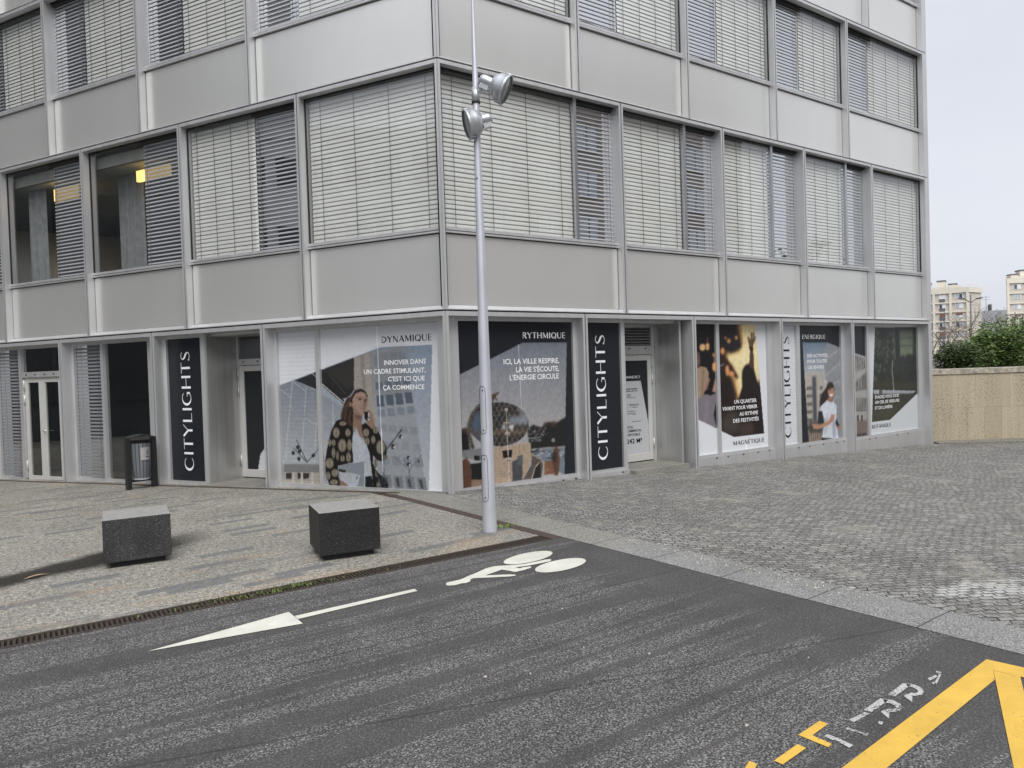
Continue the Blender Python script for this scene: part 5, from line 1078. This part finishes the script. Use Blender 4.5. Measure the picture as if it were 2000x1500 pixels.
def on_pole_plane(x, y, toward=0.0):      # point on the vertical plane through the pole that faces the viewer
    r = ray(x, y); n = np.array(cdir); P0 = np.array([px0, py0, 0])+n*toward; t = (n@(P0-CAM))/(n@r); return Vector(CAM+t*r)
def spotlight(c_dome, ax, tail_a, tail_b, label, bracket, toward):
    e = empty('spotlight', c_dome, label, 'spotlight', 'two spotlights clamped to the pole')
    ax = Vector(ax).normalized(); R_ = .147
    pr = [(-.098, .03), (-.096, .055), (-.083, .085), (-.06, .112), (-.03, .132), (0, .143), (.055, R_), (.058, R_+.005), (.085, R_+.005), (.085, R_-.006)]
    mb = MB(); mb.lathe(c_dome, ax, pr, 32); mb.build('reflector_housing', LAMPM, e)
    mb = MB(); mb.lathe(c_dome, ax, [(.06, R_-.004), (.078, R_-.01), (.080, 0)], 32); mb.build('lamp_glass', mat_lens, e)
    mb = MB(); a, b = Vector(tail_a), Vector(tail_b); d = (b-a).normalized(); Lt = (b-a).length
    mb.lathe(a, d, [(0, .05), (.02, .055), (Lt-.05, .055), (Lt-.02, .047), (Lt-.004, .028), (Lt, 0)], 20); mb.build('gear_housing', LAMPM, e)
    mb = MB(); side = ax.cross(Vector((0, 0, 1))).normalized()
    for q in (1, -1):
        o = Vector(c_dome)+side*q*.05*0+Vector((0, 0, 0)); up = ax.cross(side).normalized()*q
        for dd in (-.03, .03):
            p = Vector(c_dome)+ax*.02+up*(R_-.004)+side*dd; mb.tube([p-ax*.02, p+ax*.075+up*.012], .007, 6)
    mb.build('rim_clip', LAMPM, e)
    fins = MB(); dn_ = (Vector((0, 0, -1))-d*(-d.z)).normalized(); sd_ = d.cross(dn_).normalized()
    for k in range(6):
        o = a+d*(Lt*(.30+.09*k))+dn_*.048; e1, e2, e3 = d*.004, sd_*.035, dn_*.05
        fins.hexa([o-e1-e2, o+e1-e2, o+e1+e2, o-e1+e2, o-e1-e2+e3, o+e1-e2+e3, o+e1+e2+e3, o-e1+e2+e3])
    fins.build('cooling_fins', LAMPM, e)
    mb = MB()
    for p, q, r in bracket: mb.tube([p, q], r, 8)
    mb.build('bracket', LAMPM, e)
t = NT('lamp_lens'); mat_lens = t.bsdf((.25, .26, .27), .08, 0, None, .8)
rv = Vector(CR[0]); dn = Vector(CR[1])
f2 = .07
low = on_pole_plane(925.5, 240, f2); spotlight(low, -rv*.93+dn*.28+cdir*.20, low+rv*.05-dn*.02, on_pole_plane(962, 229, f2), 'lower spotlight, its bowl turned to the left', [(Vector((px0, py0, low.z+.06)), on_pole_plane(945, 224, f2), .018)], f2)
upc = on_pole_plane(975.5, 170, f2); el = on_pole_plane(937, 152, .06)
spotlight(upc, rv*.89+dn*.43+cdir*.12, upc-rv*.05-dn*.02, el, 'upper spotlight, its bowl turned to the right above the other', [(Vector((px0, py0, pz0+4.66)), on_pole_plane(946, 172, .05), .016), (on_pole_plane(946, 172, .05), on_pole_plane(956, 176, f2), .02), (on_pole_plane(938, 168, .03), el, .018)], f2)
# ------------------------------------------------------------------ litter bin
bl, br_ = Vector(on_ground(252, 956.5)), Vector(on_ground(302, 950))
c0 = (bl+br_)/2; ux = (br_-bl).normalized(); ang = math.atan2(ux.y, ux.x); e = empty('litter_bin', c0, 'grey slatted litter bin hung between two black posts against the glass front', 'litter bin')
span = (br_-bl).length; uy = Vector((-ux.y, ux.x, 0))
if uy.y > 0: uy = -uy
mb_ = None
for p in (bl, br_):
    mb = MB(); mb.obox((p.x, p.y, p.z-.05), .075, .11, .93, ang); mb.build('post', BLACK, e, bevel=.004)
mb = MB(); mb.obox((c0.x, c0.y, c0.z+.12), span-.075, .05, .05, ang); mb.obox((c0.x, c0.y, c0.z+.80), span-.075, .03, .03, ang); mb.build('cross_bar', BLACK, e)
BINS = simple('bin_slat_grey', (.15, .162, .178), .5, .3, .12, 6)
rx, ry = span/2-.045, .19
nS = 18
for k in range(nS):
    t0, t1 = 2*math.pi*(k+.08)/nS, 2*math.pi*(k+.92)/nS; vs = []
    for z, f in ((.185, .80), (.40, .93), (.60, .99), (.785, 1.0)):
        for t in (t0, t1):
            for o in (1.0, .93): p = c0+ux*rx*f*o*math.cos(t)+uy*ry*f*o*math.sin(t); vs.append((p.x, p.y, c0.z+z))
    F = []
    for i in range(3):
        b = 4*i; F += [(b, b+2, b+6, b+4), (b+1, b+5, b+7, b+3), (b, b+4, b+5, b+1), (b+2, b+3, b+7, b+6)]
    F += [(0, 1, 3, 2), (12, 14, 15, 13)]; mb = MB(); mb.add(vs, F); mb.build('slat', BINS, e)
mb = MB()
def oval(z, f, n=32): return [c0+ux*rx*f*math.cos(2*math.pi*i/n)+uy*ry*f*math.sin(2*math.pi*i/n)+Vector((0, 0, z)) for i in range(n)]
def band(z0, z1, f0, f1, name, mat, closed=False):
    mb = MB(); a, b, c, d = oval(z0, f1), oval(z1, f1), oval(z1, f0), oval(z0, f0); n = len(a); mb.add(a+b+c+d, [(i, (i+1) % n, n+(i+1) % n, n+i) for i in range(n)]+[(n+i, n+(i+1) % n, 2*n+(i+1) % n, 2*n+i) for i in range(n)]+[(3*n+i, 2*n+i, 2*n+(i+1) % n, 3*n+(i+1) % n) for i in range(n)]); mb.build(name, mat, e)
band(.785, .80, .86, 1.02, 'rim', BLACK); band(.16, .185, 0.05, .82, 'base_plate', simple('bin_base', (.4, .41, .42), .5, .3))
mb = MB(); o_ = oval(.2, .70); o2 = oval(.78, .86); mb.add(o_+o2, [(i, (i+1) % 32, 32+(i+1) % 32, 32+i) for i in range(32)], True); mb.build('inner_bucket', ROOMD, e)
mb = MB(); n = 14; vs = []
for i in range(n+1):                             # arched rain hood
    t = i/n; x = -1+2*t; z = .885+.035*math.sin(math.pi*t)
    for y in (-.6, .6): p = c0+ux*(span/2-.03)*x+uy*ry*y; vs += [(p.x, p.y, c0.z+z), (p.x, p.y, c0.z+z+.012)]
F = []
for i in range(n): b = 4*i; F += [(b, b+4, b+6, b+2), (b+1, b+3, b+7, b+5), (b, b+1, b+5, b+4), (b+2, b+6, b+7, b+3)]
F += [(0, 2, 3, 1), (4*n, 4*n+1, 4*n+3, 4*n+2)]; mb.add(vs, F); mb.build('hood', simple('hood_green_grey', (.05, .06, .055), .4, .3), e)
PLQ = simple('bin_plate', (.34, .335, .33), .5, .2)
def on_bin(t, z, o): p = c0+ux*rx*o*math.cos(t)+uy*ry*o*math.sin(t); return (p.x, p.y, c0.z+z)
tc0, tc1 = rad(62), rad(118)
if (c0+uy-Vector(CAM)).length > (c0-uy-Vector(CAM)).length: tc0, tc1 = -tc1, -tc0
def binpatch(t0, t1, z0, z1, o, name, mat, par):
    mb = MB(); n = 8; vs = []
    for i in range(n+1): t = t0+(t1-t0)*i/n; vs += [on_bin(t, z0, o), on_bin(t, z1, o)]
    mb.add(vs, [(2*i, 2*i+2, 2*i+3, 2*i+1) for i in range(n)]); return mb.build(name, mat, par, recalc=False)
tA, tB = rad(58), rad(112)
pl = binpatch(tA, tB, .50, .715, 1.012, 'plate', PLQ, e)
binpatch(rad(62), rad(84), .545, .560, 1.02, 'crest_text', BLACK, pl)
cr = MB(); vs = []
for i in range(20): a = 2*math.pi*i/20; vs.append(on_bin(rad(73)+.13*math.cos(a), .625+.05*math.sin(a), 1.021))
cr.poly(vs); cr.build('crest', simple('crest_grey', (.13, .14, .13), .6), pl, recalc=False)
# ------------------------------------------------------------------ stone wall at the end of the street
wa = Vector((13.45, .55, 0)); wd = Vector((.829, -.559, 0)); ang = math.atan2(wd.y, wd.x)
e = bpy.data.objects.new('stone_wall', None); COL.objects.link(e); e.location = (wa.x, wa.y, -.46); e.rotation_euler = (0, 0, ang); tag(e, 'beige travertine wall with a stone coping at the end of the street', 'wall')
WALLM = mat_wall(); COP = simple('coping_stone', (.38, .345, .28), .85, 0, .45, 9, .5)
def local(mb, name, mat, par, **k):
    o = mb.build(name, mat, None, **k); o.parent = par; return o
mb = MB(); mb.box(0, 9, 0, .35, -.25, 1.70); local(mb, 'wall_face', WALLM, e)
mb = MB(); mb.box(-.0, 9.02, -.03, .40, 1.704, 1.845); local(mb, 'coping', COP, e, bevel=.01)
st = sheet('gutter_kerb', 0, 1, [0, 1], 1, 0, KERB); bpy.data.objects.remove(st)
mb = MB(); p0 = wa+wd*.5-Vector((wd.y*-1, wd.x, 0))*.0
nv = Vector((wd.y, -wd.x, 0)).normalized()
a, b = wa+wd*.55+nv*.02, wa+wd*9+nv*.02
mb.hexa([(a.x, a.y, -.6), (b.x, b.y, -.6), (b.x+nv.x*.95, b.y+nv.y*.95, -.6), (a.x+nv.x*.35, a.y+nv.y*.35, -.6), (a.x, a.y, -.415), (b.x, b.y, -.415), (b.x+nv.x*.95, b.y+nv.y*.95, -.43), (a.x+nv.x*.35, a.y+nv.y*.35, -.43)])
mb.build('wall_footing', KERB, label='pale granite kerb strip along the foot of the stone wall', cat='kerb')
# ------------------------------------------------------------------ trees behind the wall
def mat_leaf(name, a, b):
    t = NT(name); v = t.pos(); n = t.noise(v, 1.1, 3); r = t.n('ShaderNodeNewGeometry').outputs['Random Per Island']
    c = t.mix(r, a, b); c = t.mix(1, c, t.ramp(n, (.3, .75), (.7, 1.3)), 'MULTIPLY')
    bs = t.n('ShaderNodeBsdfPrincipled', {'Base Color': c, 'Roughness': .6}); tl = t.n('ShaderNodeBsdfTranslucent', {0: c}); m = t.n('ShaderNodeMixShader', {0: .25, 1: bs.outputs[0], 2: tl.outputs[0]}); t.t.links.new(m.outputs[0], t.out.inputs[0]); return t.m
LEAF = [mat_leaf('leaf_mid_green', (.085, .14, .04), (.21, .30, .10)), mat_leaf('leaf_dark_green', (.05, .085, .03), (.14, .19, .075)), mat_leaf('leaf_grey_green', (.07, .10, .04), (.16, .2, .09))]
BARK = simple('bark', (.085, .065, .05), .9, 0, .3, 8, .5)
def far(px, dist, py=None, z=None):
    r = ray(px, py if py is not None else 690); h = math.hypot(r[0], r[1]); P = CAM+r*(dist/h); return Vector((P[0], P[1], P[2] if z is None else z))
def blob_tree(name, base, blobs, leafm, n, ls, label, group, limbs=5, fill=1.0):
    e = empty(name, base, label, 'tree', group); base = Vector(base); mb = MB(); cen = sum((Vector(b[0]) for b in blobs), Vector())/len(blobs)
    fork = base.lerp(cen, .35); mb.tube([base, base.lerp(fork, .5)+Vector((.05, .03, 0)), fork], [.13, .11, .09], 8)
    for b in blobs:
        c = Vector(b[0]); mid = fork.lerp(c, .5)+Vector((random.uniform(-.2, .2), random.uniform(-.2, .2), random.uniform(-.1, .2))); mb.tube([fork, mid, c, c+Vector((random.uniform(-.3, .3), random.uniform(-.3, .3), b[1]*.8))], [.07, .05, .03, .01], 6)
    mb.build('trunk', BARK, e); cr = MB()
    tot = sum(b[1]**2 for b in blobs)
    for c, r in blobs:
        c = Vector(c); m = int(n*r*r/tot); cl = max(4, m//26)
        for _ in range(cl):
            d = Vector((random.gauss(0, 1), random.gauss(0, 1), random.gauss(0, .85))).normalized()*r*random.uniform(.35, 1.08)**.6; q = c+d; cs = r*random.uniform(.12, .30)
            for _ in range(26):
                p = q+Vector((random.gauss(0, cs), random.gauss(0, cs), random.gauss(0, cs*.7))); a = random.uniform(0, 6.28); t = Vector((math.cos(a), math.sin(a), random.uniform(-.7, .4))).normalized(); s_ = t.cross(Vector((random.gauss(0, .5), random.gauss(0, .5), 1))).normalized(); L_ = ls*random.uniform(.6, 1.4)
                cr.add([p, p+t*L_*.5+s_*L_*.3, p+t*L_, p+t*L_*.5-s_*L_*.3], [(0, 1, 2, 3)])
    cr.build('crown', leafm, e, recalc=False); return e
def pb(px, py, dist, r): return (tuple(far(px, dist, py)), r)
D1 = 26.0
blob_tree('tree', far(1930, D1, z=.2), [pb(1906, 693, D1, .42), pb(1925, 676, D1, .5), pb(1950, 665, D1+.3, .55), pb(1948, 697, D1, .5), pb(1975, 690, D1, .55), pb(1925, 705, D1-.4, .35), pb(1978, 668, D1, .5), pb(1912, 668, D1, .3)], LEAF[0], 10500, .085, 'mid green bushy tree directly behind the stone wall', 'trees behind the stone wall')
blob_tree('tree', far(1868, D1-1, z=.2), [pb(1862, 700, D1-1, .42), pb(1846, 704, D1-1, .30), pb(1882, 690, D1-1, .42), pb(1875, 710, D1-1, .35), pb(1893, 704, D1-1, .35)], LEAF[1], 6000, .08, 'low dark green rounded shrub beside the metal building', 'trees behind the stone wall')
blob_tree('tree', far(2010, D1+1, z=.2), [pb(1993, 663, D1+1, .5), pb(2012, 690, D1+1, .8), pb(1990, 695, D1+1, .5), pb(2025, 660, D1+1, .7), pb(2000, 642, D1+1, .35)], LEAF[0], 8500, .085, 'mid green tree at the right picture edge behind the wall', 'trees behind the stone wall')
blob_tree('tree', far(1950, 34, z=.2), [pb(1955, 640, 34, .6), pb(1932, 648, 34, .5), pb(1975, 640, 34, .5)], LEAF[2], 1300, .09, 'thin pale leafed treetop showing above the green trees', 'trees behind the stone wall')
TWIG = simple('twig_grey', (.17, .14, .115), .9)
def bare_tree(base, top, spread, label, seed):
    rr = random.Random(seed); e = empty('bare_tree', base, label, 'tree', 'leafless trees in front of the flats'); mb = MB(); tw = mb
    def grow(p, d, L_, r, lev):
        q = p+d*L_; mid = p+d*L_*.5+Vector((rr.gauss(0, .06), rr.gauss(0, .06), 0))*L_; (mb if lev < 2 else tw).tube([p, mid, q], [r, r*.8, r*.6], 5, False)
        if lev >= 5: return
        for _ in range(3 if lev < 4 else 2):
            nd = (d+Vector((rr.gauss(0, spread), rr.gauss(0, spread), rr.gauss(.1, spread*.5)))).normalized(); grow(q, nd, L_*rr.uniform(.6, .82), r*.55, lev+1)
    base = Vector(base); H = top-base.z; grow(base, Vector((0, 0, 1)), H*.28, H*.018, 0); mb.build('branches', TWIG, e)
for px, d, zt, lb, sd_ in ((1832, 44, 4.6, 'bare tree showing between the building edge and the shrub', 3), (1872, 52, 5.6, 'bare tree in front of the nearer flats', 5), (1915, 58, 6.4, 'bare spreading tree above the green trees', 9), (1851, 60, 6.0, 'bare tree farther back before the nearer flats', 12)):
    bare_tree(far(px, d, z=-1.0), zt, .55, lb, sd_)
# ------------------------------------------------------------------ street lamps beyond the wall
def street_lamp(px, dist, h, arm, label):
    b = far(px, dist, z=0.0); e = empty('street_lamp', b, label, 'street lamp', 'double street lamps'); LM = simple('lamp_dark_grey', (.10, .105, .115), .5, .4)
    mb = MB(); mb.tube([b, b+Vector((0, 0, h*.5)), b+Vector((0, 0, h))], [.085, .07, .055], 10); mb.build('pole', LM, e)
    for q in (1, -1):
        r = Vector((CR[0][0], CR[0][1], 0)).normalized()*q; p = b+Vector((0, 0, h-.75)); m = MB(); m.tube([p, p+r*arm*.55+Vector((0, 0, .18)), p+r*arm+Vector((0, 0, .35))], [.05, .04, .035], 8); m.build('arm', LM, e)
        t = p+r*arm+Vector((0, 0, .35)); m = MB(); m.tube([t-r*.1, t+r*.3+Vector((0, 0, .05)), t+r*.55+Vector((0, 0, .09))], [.05, .09, .05], 8); m.build('lamp_head', LM, e)
street_lamp(1897.6, 82, 7.5, .62, 'nearer double armed street lamp in front of the left block of flats')
street_lamp(1984, 125, 7.6, .9, 'farther double armed street lamp in front of the right block of flats')
# ------------------------------------------------------------------ blocks of flats far behind
CREAM = simple('cream_concrete', (.67, .63, .54), .85, 0, .06, .3); INFILL = simple('pinkish_infill', (.52, .485, .43), .85, 0, .06, .3); SHUT = simple('brown_shutter', (.20, .10, .07), .7); WFR = simple('white_window', (.7, .72, .74), .5); DKP = simple('dark_pane', (.07, .08, .10), .1, 0, .1, 3, 0, .8); LTP = simple('curtained_pane', (.42, .45, .48), .25, 0, .2, 2, 0, .6)
def flats(corner, dist, uL, wL, uR, wR, nrow, rowh, ztop, cols, colw, label, seed, group='cream blocks of flats', blank=True):
    rr = random.Random(seed); e = empty('apartment_block', corner, label, 'apartment block', group); c = Vector((corner[0], corner[1], 0)); uL = Vector((uL[0], uL[1], 0)).normalized(); uR = Vector((uR[0], uR[1], 0)).normalized()
    nL = Vector((uL.y, -uL.x, 0)); tc_ = Vector((CAM[0], CAM[1], 0))-c
    if nL.dot(tc_) < 0: nL = -nL
    nR = Vector((uR.y, -uR.x, 0))
    if nR.dot(tc_) < 0: nR = -nR
    def bx(mb, o, u, n, a0, a1, d0, d1, z0, z1):
        P = [o+u*a0+n*d0, o+u*a1+n*d0, o+u*a1+n*d1, o+u*a0+n*d1]; mb.hexa([(p.x, p.y, z0) for p in P]+[(p.x, p.y, z1) for p in P])
    mb = MB(); P = [c, c+uL*wL, c+uL*wL+uR*wR, c+uR*wR]; mb.hexa([(p.x, p.y, -3) for p in P]+[(p.x, p.y, ztop-.9) for p in P]); mb.build('wall', INFILL, e)
    fr = MB(); bx(fr, c, uL, nL, -.35, wL, 0, .35, ztop-.95, ztop+.35); bx(fr, c, uR, nR, -.001, wR, .001, .349, ztop-.95, ztop+.35)
    for k in range(1, nrow+3): z = ztop-.95-k*rowh; bx(fr, c, uL, nL, -.3, wL, 0, .30, z-.14, z+.14); bx(fr, c, uR, nR, .0, wR, .001, .10, z-.10, z+.10)
    for k in range(cols+1): u = k*colw; bx(fr, c, uL, nL, max(u-.28, -.34), u+.28, 0, .33, -3, ztop-.955)
    bx(fr, c, uR, nR, .0, .5, .001, .12, -3, ztop-.96)
    fr.build('concrete_frame', CREAM, e)
    for r in range(nrow):
        for k in range(cols):
            u = (k+.5)*colw; tall = (k % 2 == 1); z1 = ztop-.95-r*rowh-.36; h = 1.75 if tall else 1.1; w = 1.35 if tall else 1.55; z0 = z1-h
            m = MB(); bx(m, c, uL, nL, u-w/2-.09, u+w/2+.09, 0, .07, z0-.09, z1+.09); wf = m.build('window', WFR, e)
            sh = rr.random() < .28 and r > 1; zz = z1-(h*.5 if sh else 0)
            for q in (0, 1, 2) if w > 1.6 else (0, 1):
                nn = 3 if w > 1.6 else 2; m = MB(); bx(m, c, uL, nL, u-w/2+w*q/nn+.05, u-w/2+w*(q+1)/nn-.05, .072, .09, z0, zz); m.build('pane', rr.choice([DKP, LTP, LTP, WFR]), wf)
            if sh: m = MB(); bx(m, c, uL, nL, u-w/2, u+w/2, .072, .12, zz, z1); m.build('shutter', SHUT, wf)
            if tall: m = MB(); bx(m, c, uL, nL, u-w/2, u+w/2, .13, .16, z0, z0+.8); m.build('railing', simple('rail_dark', (.12, .12, .12), .6), wf)
    rf = MB(); bx(rf, c, uL, nL, 1.5, wL, -3.4, -1.0, ztop+.36, ztop+.9); R_ = rf.build('roof', CREAM, e)
    for a, b, d, z in ((5.2, 7.0, -4, 2.6), (8.6, 10.6, -5, 2.3), (2.6, 4.4, -3.2, 1.5), (12, 14, -4.5, 1.9)):
        if a < wL: m = MB(); bx(m, c, uL, nL, a, b, d-2, d, ztop+.36, ztop+z); ch = m.build('chimney', CREAM, R_); m = MB(); bx(m, c, uL, nL, a-.15, b+.15, d-2.15, d+.15, ztop+z, ztop+z+.3); m.build('chimney_cap', DKP, e)
    m = MB(); bx(m, c, uR, nR, .5, wR-.5, -.6, -.5, ztop+1.1, ztop+1.3); m.build('roof_rail', CREAM, e)
    if blank: m = MB(); bx(m, c, uR, nR, .6, wR-.2, .001, .06, ztop-4.0, ztop-1.1); m.build('stained_panel', INFILL, e)
vd = Vector((CR[2][0], CR[2][1], 0)).normalized(); vr = Vector((vd.y, -vd.x, 0))
c1 = far(1892, 215, z=0); zt1 = CAM[2]+(693-563)/1400*181
flats(c1, 215, -vr+vd*.75, 40, vr*.86+vd*.55, 6.9, 8, 2.38, zt1, 11, 3.7, 'nearer cream block of flats rising just right of the metal building', 1)
c2 = far(1970, 225, z=0); zt2 = CAM[2]+(691-549)/1400*187
flats(c2, 225, vr-vd*.12, 30, vr*.9+vd, 8, 8, 2.57, zt2, 6, 4.6, 'cream block of flats cut by the right picture edge', 4, blank=False)
e = empty('slate_roofed_building', far(1948, 255, z=0), 'grey building with a ribbed slate roof between the two blocks of flats', 'building')
a, b = far(1922, 258, z=0), far(1985, 258, z=0); zb = CAM[2]+(692-637)/1400*216; ztp = CAM[2]+(692-607)/1400*216; bkv = vd*9
SLATE = NT('slate_roof'); v_ = SLATE.pos(); SLATEM = SLATE.bsdf(SLATE.mix(SLATE.ramp(SLATE.math('FRACT', SLATE.math('MULTIPLY', SLATE.sep(v_)[0], .8)), (.0, .0), (.12, 1.0)), (.12, .125, .14), (.24, .245, .26)), .6)
mb = MB(); P = [a, b, b+bkv, a+bkv]; mb.hexa([(p.x, p.y, -3) for p in P]+[(p.x, p.y, zb-1.2) for p in P]); mb.build('wall', simple('grey_render', (.30, .31, .33), .8), e)
mb = MB(); q = vd*2.2; P2 = [a-vd*.3, b-vd*.3, b+bkv, a+bkv]; P3 = [a+q, b+q, b+bkv-q, a+bkv-q]; mb.hexa([(p.x, p.y, zb-1.2) for p in P2]+[(p.x, p.y, ztp) for p in P3]); mb.build('roof', SLATEM, e)
for k in range(6):
    p = a+(b-a)*((k+.5)/6)-vd*.05; m = MB(); s_ = (b-a).normalized()*.7
    w0, w1 = p-s_, p+s_; o = vd*.25
    m.hexa([(w0.x, w0.y, zb-4), (w1.x, w1.y, zb-4), (w1.x+o.x, w1.y+o.y, zb-4), (w0.x+o.x, w0.y+o.y, zb-4), (w0.x, w0.y, zb-1.9), (w1.x, w1.y, zb-1.9), (w1.x+o.x, w1.y+o.y, zb-1.9), (w0.x+o.x, w0.y+o.y, zb-1.9)]); m.build('window', WFR, e)
m = MB(); p = a+(b-a)*.42+vd*3; m.box(p.x-.4, p.x+.4, p.y-.4, p.y+.4, ztp-.5, ztp+1.9); m.build('chimney', DKP, e)
m = MB(); p = a+(b-a)*.30+vd*3; m.tube([(p.x, p.y, ztp), (p.x, p.y, ztp+4.5)], .06, 6)
for z in (3.4, 4.2): m.tube([(p.x-vr.x*1.2, p.y-vr.y*1.2, ztp+z), (p.x+vr.x*1.2, p.y+vr.y*1.2, ztp+z)], .04, 5)
m.build('aerial', DKP, e)
# ------------------------------------------------------------------ the other side of the street: seen only in the glass and the metal
def mat_brick():
    t = NT('brown_brick'); v = t.obj(); x, y, z = t.sep(v); br = t.n('ShaderNodeTexBrick', {'Vector': t.n('ShaderNodeCombineXYZ', {0: t.math('ADD', x, y), 1: z, 2: 0.0}).outputs[0], 'Color1': (.20, .155, .12, 1), 'Color2': (.30, .24, .19, 1), 'Mortar': (.30, .28, .25, 1), 'Scale': 1, 'Mortar Size': .02, 'Brick Width': .5, 'Row Height': .2})
    return t.bsdf(br.outputs[0], .8)
BRK = mat_brick(); PALEB = simple('pale_cladding', (.55, .56, .57), .5, .1, .06, .5); TOWERM = simple('added_tower_dark', (.085, .092, .10), .5, .1, .2, .5, 0, .25)
def opposite(name, x0, x1, y0, y1, h, wallm, face, nw, nf, ww, wh, panem, framem, label, z0=0.0):
    e = empty(name, ((x0+x1)/2, (y0+y1)/2, 0), label, 'building'); mb = MB(); mb.box(x0, x1, y0, y1, -1, h); mb.build('wall', wallm, e)
    mb = MB(); mb.box(x0-.15, x1+.15, y0-.15, y1+.15, h, h+.5); mb.build('roof', wallm, e); proto = None
    for f in range(nf):
        for k in range(nw):
            t = (k+.5)/nw; z = z0+1.0+f*(h-z0)/nf
            if face == 'N': loc = (x0+(x1-x0)*t, y1, z); rz = 0
            else: loc = (x1, y0+(y1-y0)*t, z); rz = -math.pi/2
            if proto is None:
                m = MB(); m.box(-ww/2, ww/2, -.02, .06, 0, wh); fr = m.build('window', framem); m2 = MB()
                for q in (0, 1): m2.box(-ww/2+.06+q*ww/2-.0*q, (q)*ww/2-.06, .055, .075, .06, wh-.06)
                pn = m2.build('pane', panem); pn.parent = fr; proto = (fr, pn); o = fr
            else:
                o = proto[0].copy(); COL.objects.link(o); p2 = proto[1].copy(); COL.objects.link(p2); p2.parent = o
            o.parent = e; o.location = (loc[0]-(x0+x1)/2, loc[1]-(y0+y1)/2, loc[2]); o.rotation_euler = (0, 0, rz)
opposite('brick_building', 8, 34, -36, -21, 20, BRK, 'N', 9, 8, 1.5, 1.5, LTP, DKP, 'brown brick housing block across the street behind the viewer')
opposite('banded_office_building', -40, -26, -8, 12.5, 13.5, PALEB, 'E', 6, 4, 3.0, 1.5, DKP, PALEB, 'pale banded office building across the square on the left')
opposite('added_dark_tower', -34, -17, 9.5, 42, 34, TOWERM, 'E', 9, 9, 3.2, 2.9, TOWERM, DKP, 'tall unseen dark tower added to darken the left facade')  # tower added out of view to block sky and darken the left facade
for k, (x, y) in enumerate(((46, -24), )):
    blob_tree('tree', (x, y, 0), [((x, y, 5), 2.2), ((x+1.5, y+1, 7), 2.0), ((x-1, y-1, 8.5), 1.6), ((x, y, 10.5), 1.1)], LEAF[1], 3500, .35, 'dark cedar across the street beyond the brick block', 'trees across the street')
print('objects', len(bpy.data.objects))
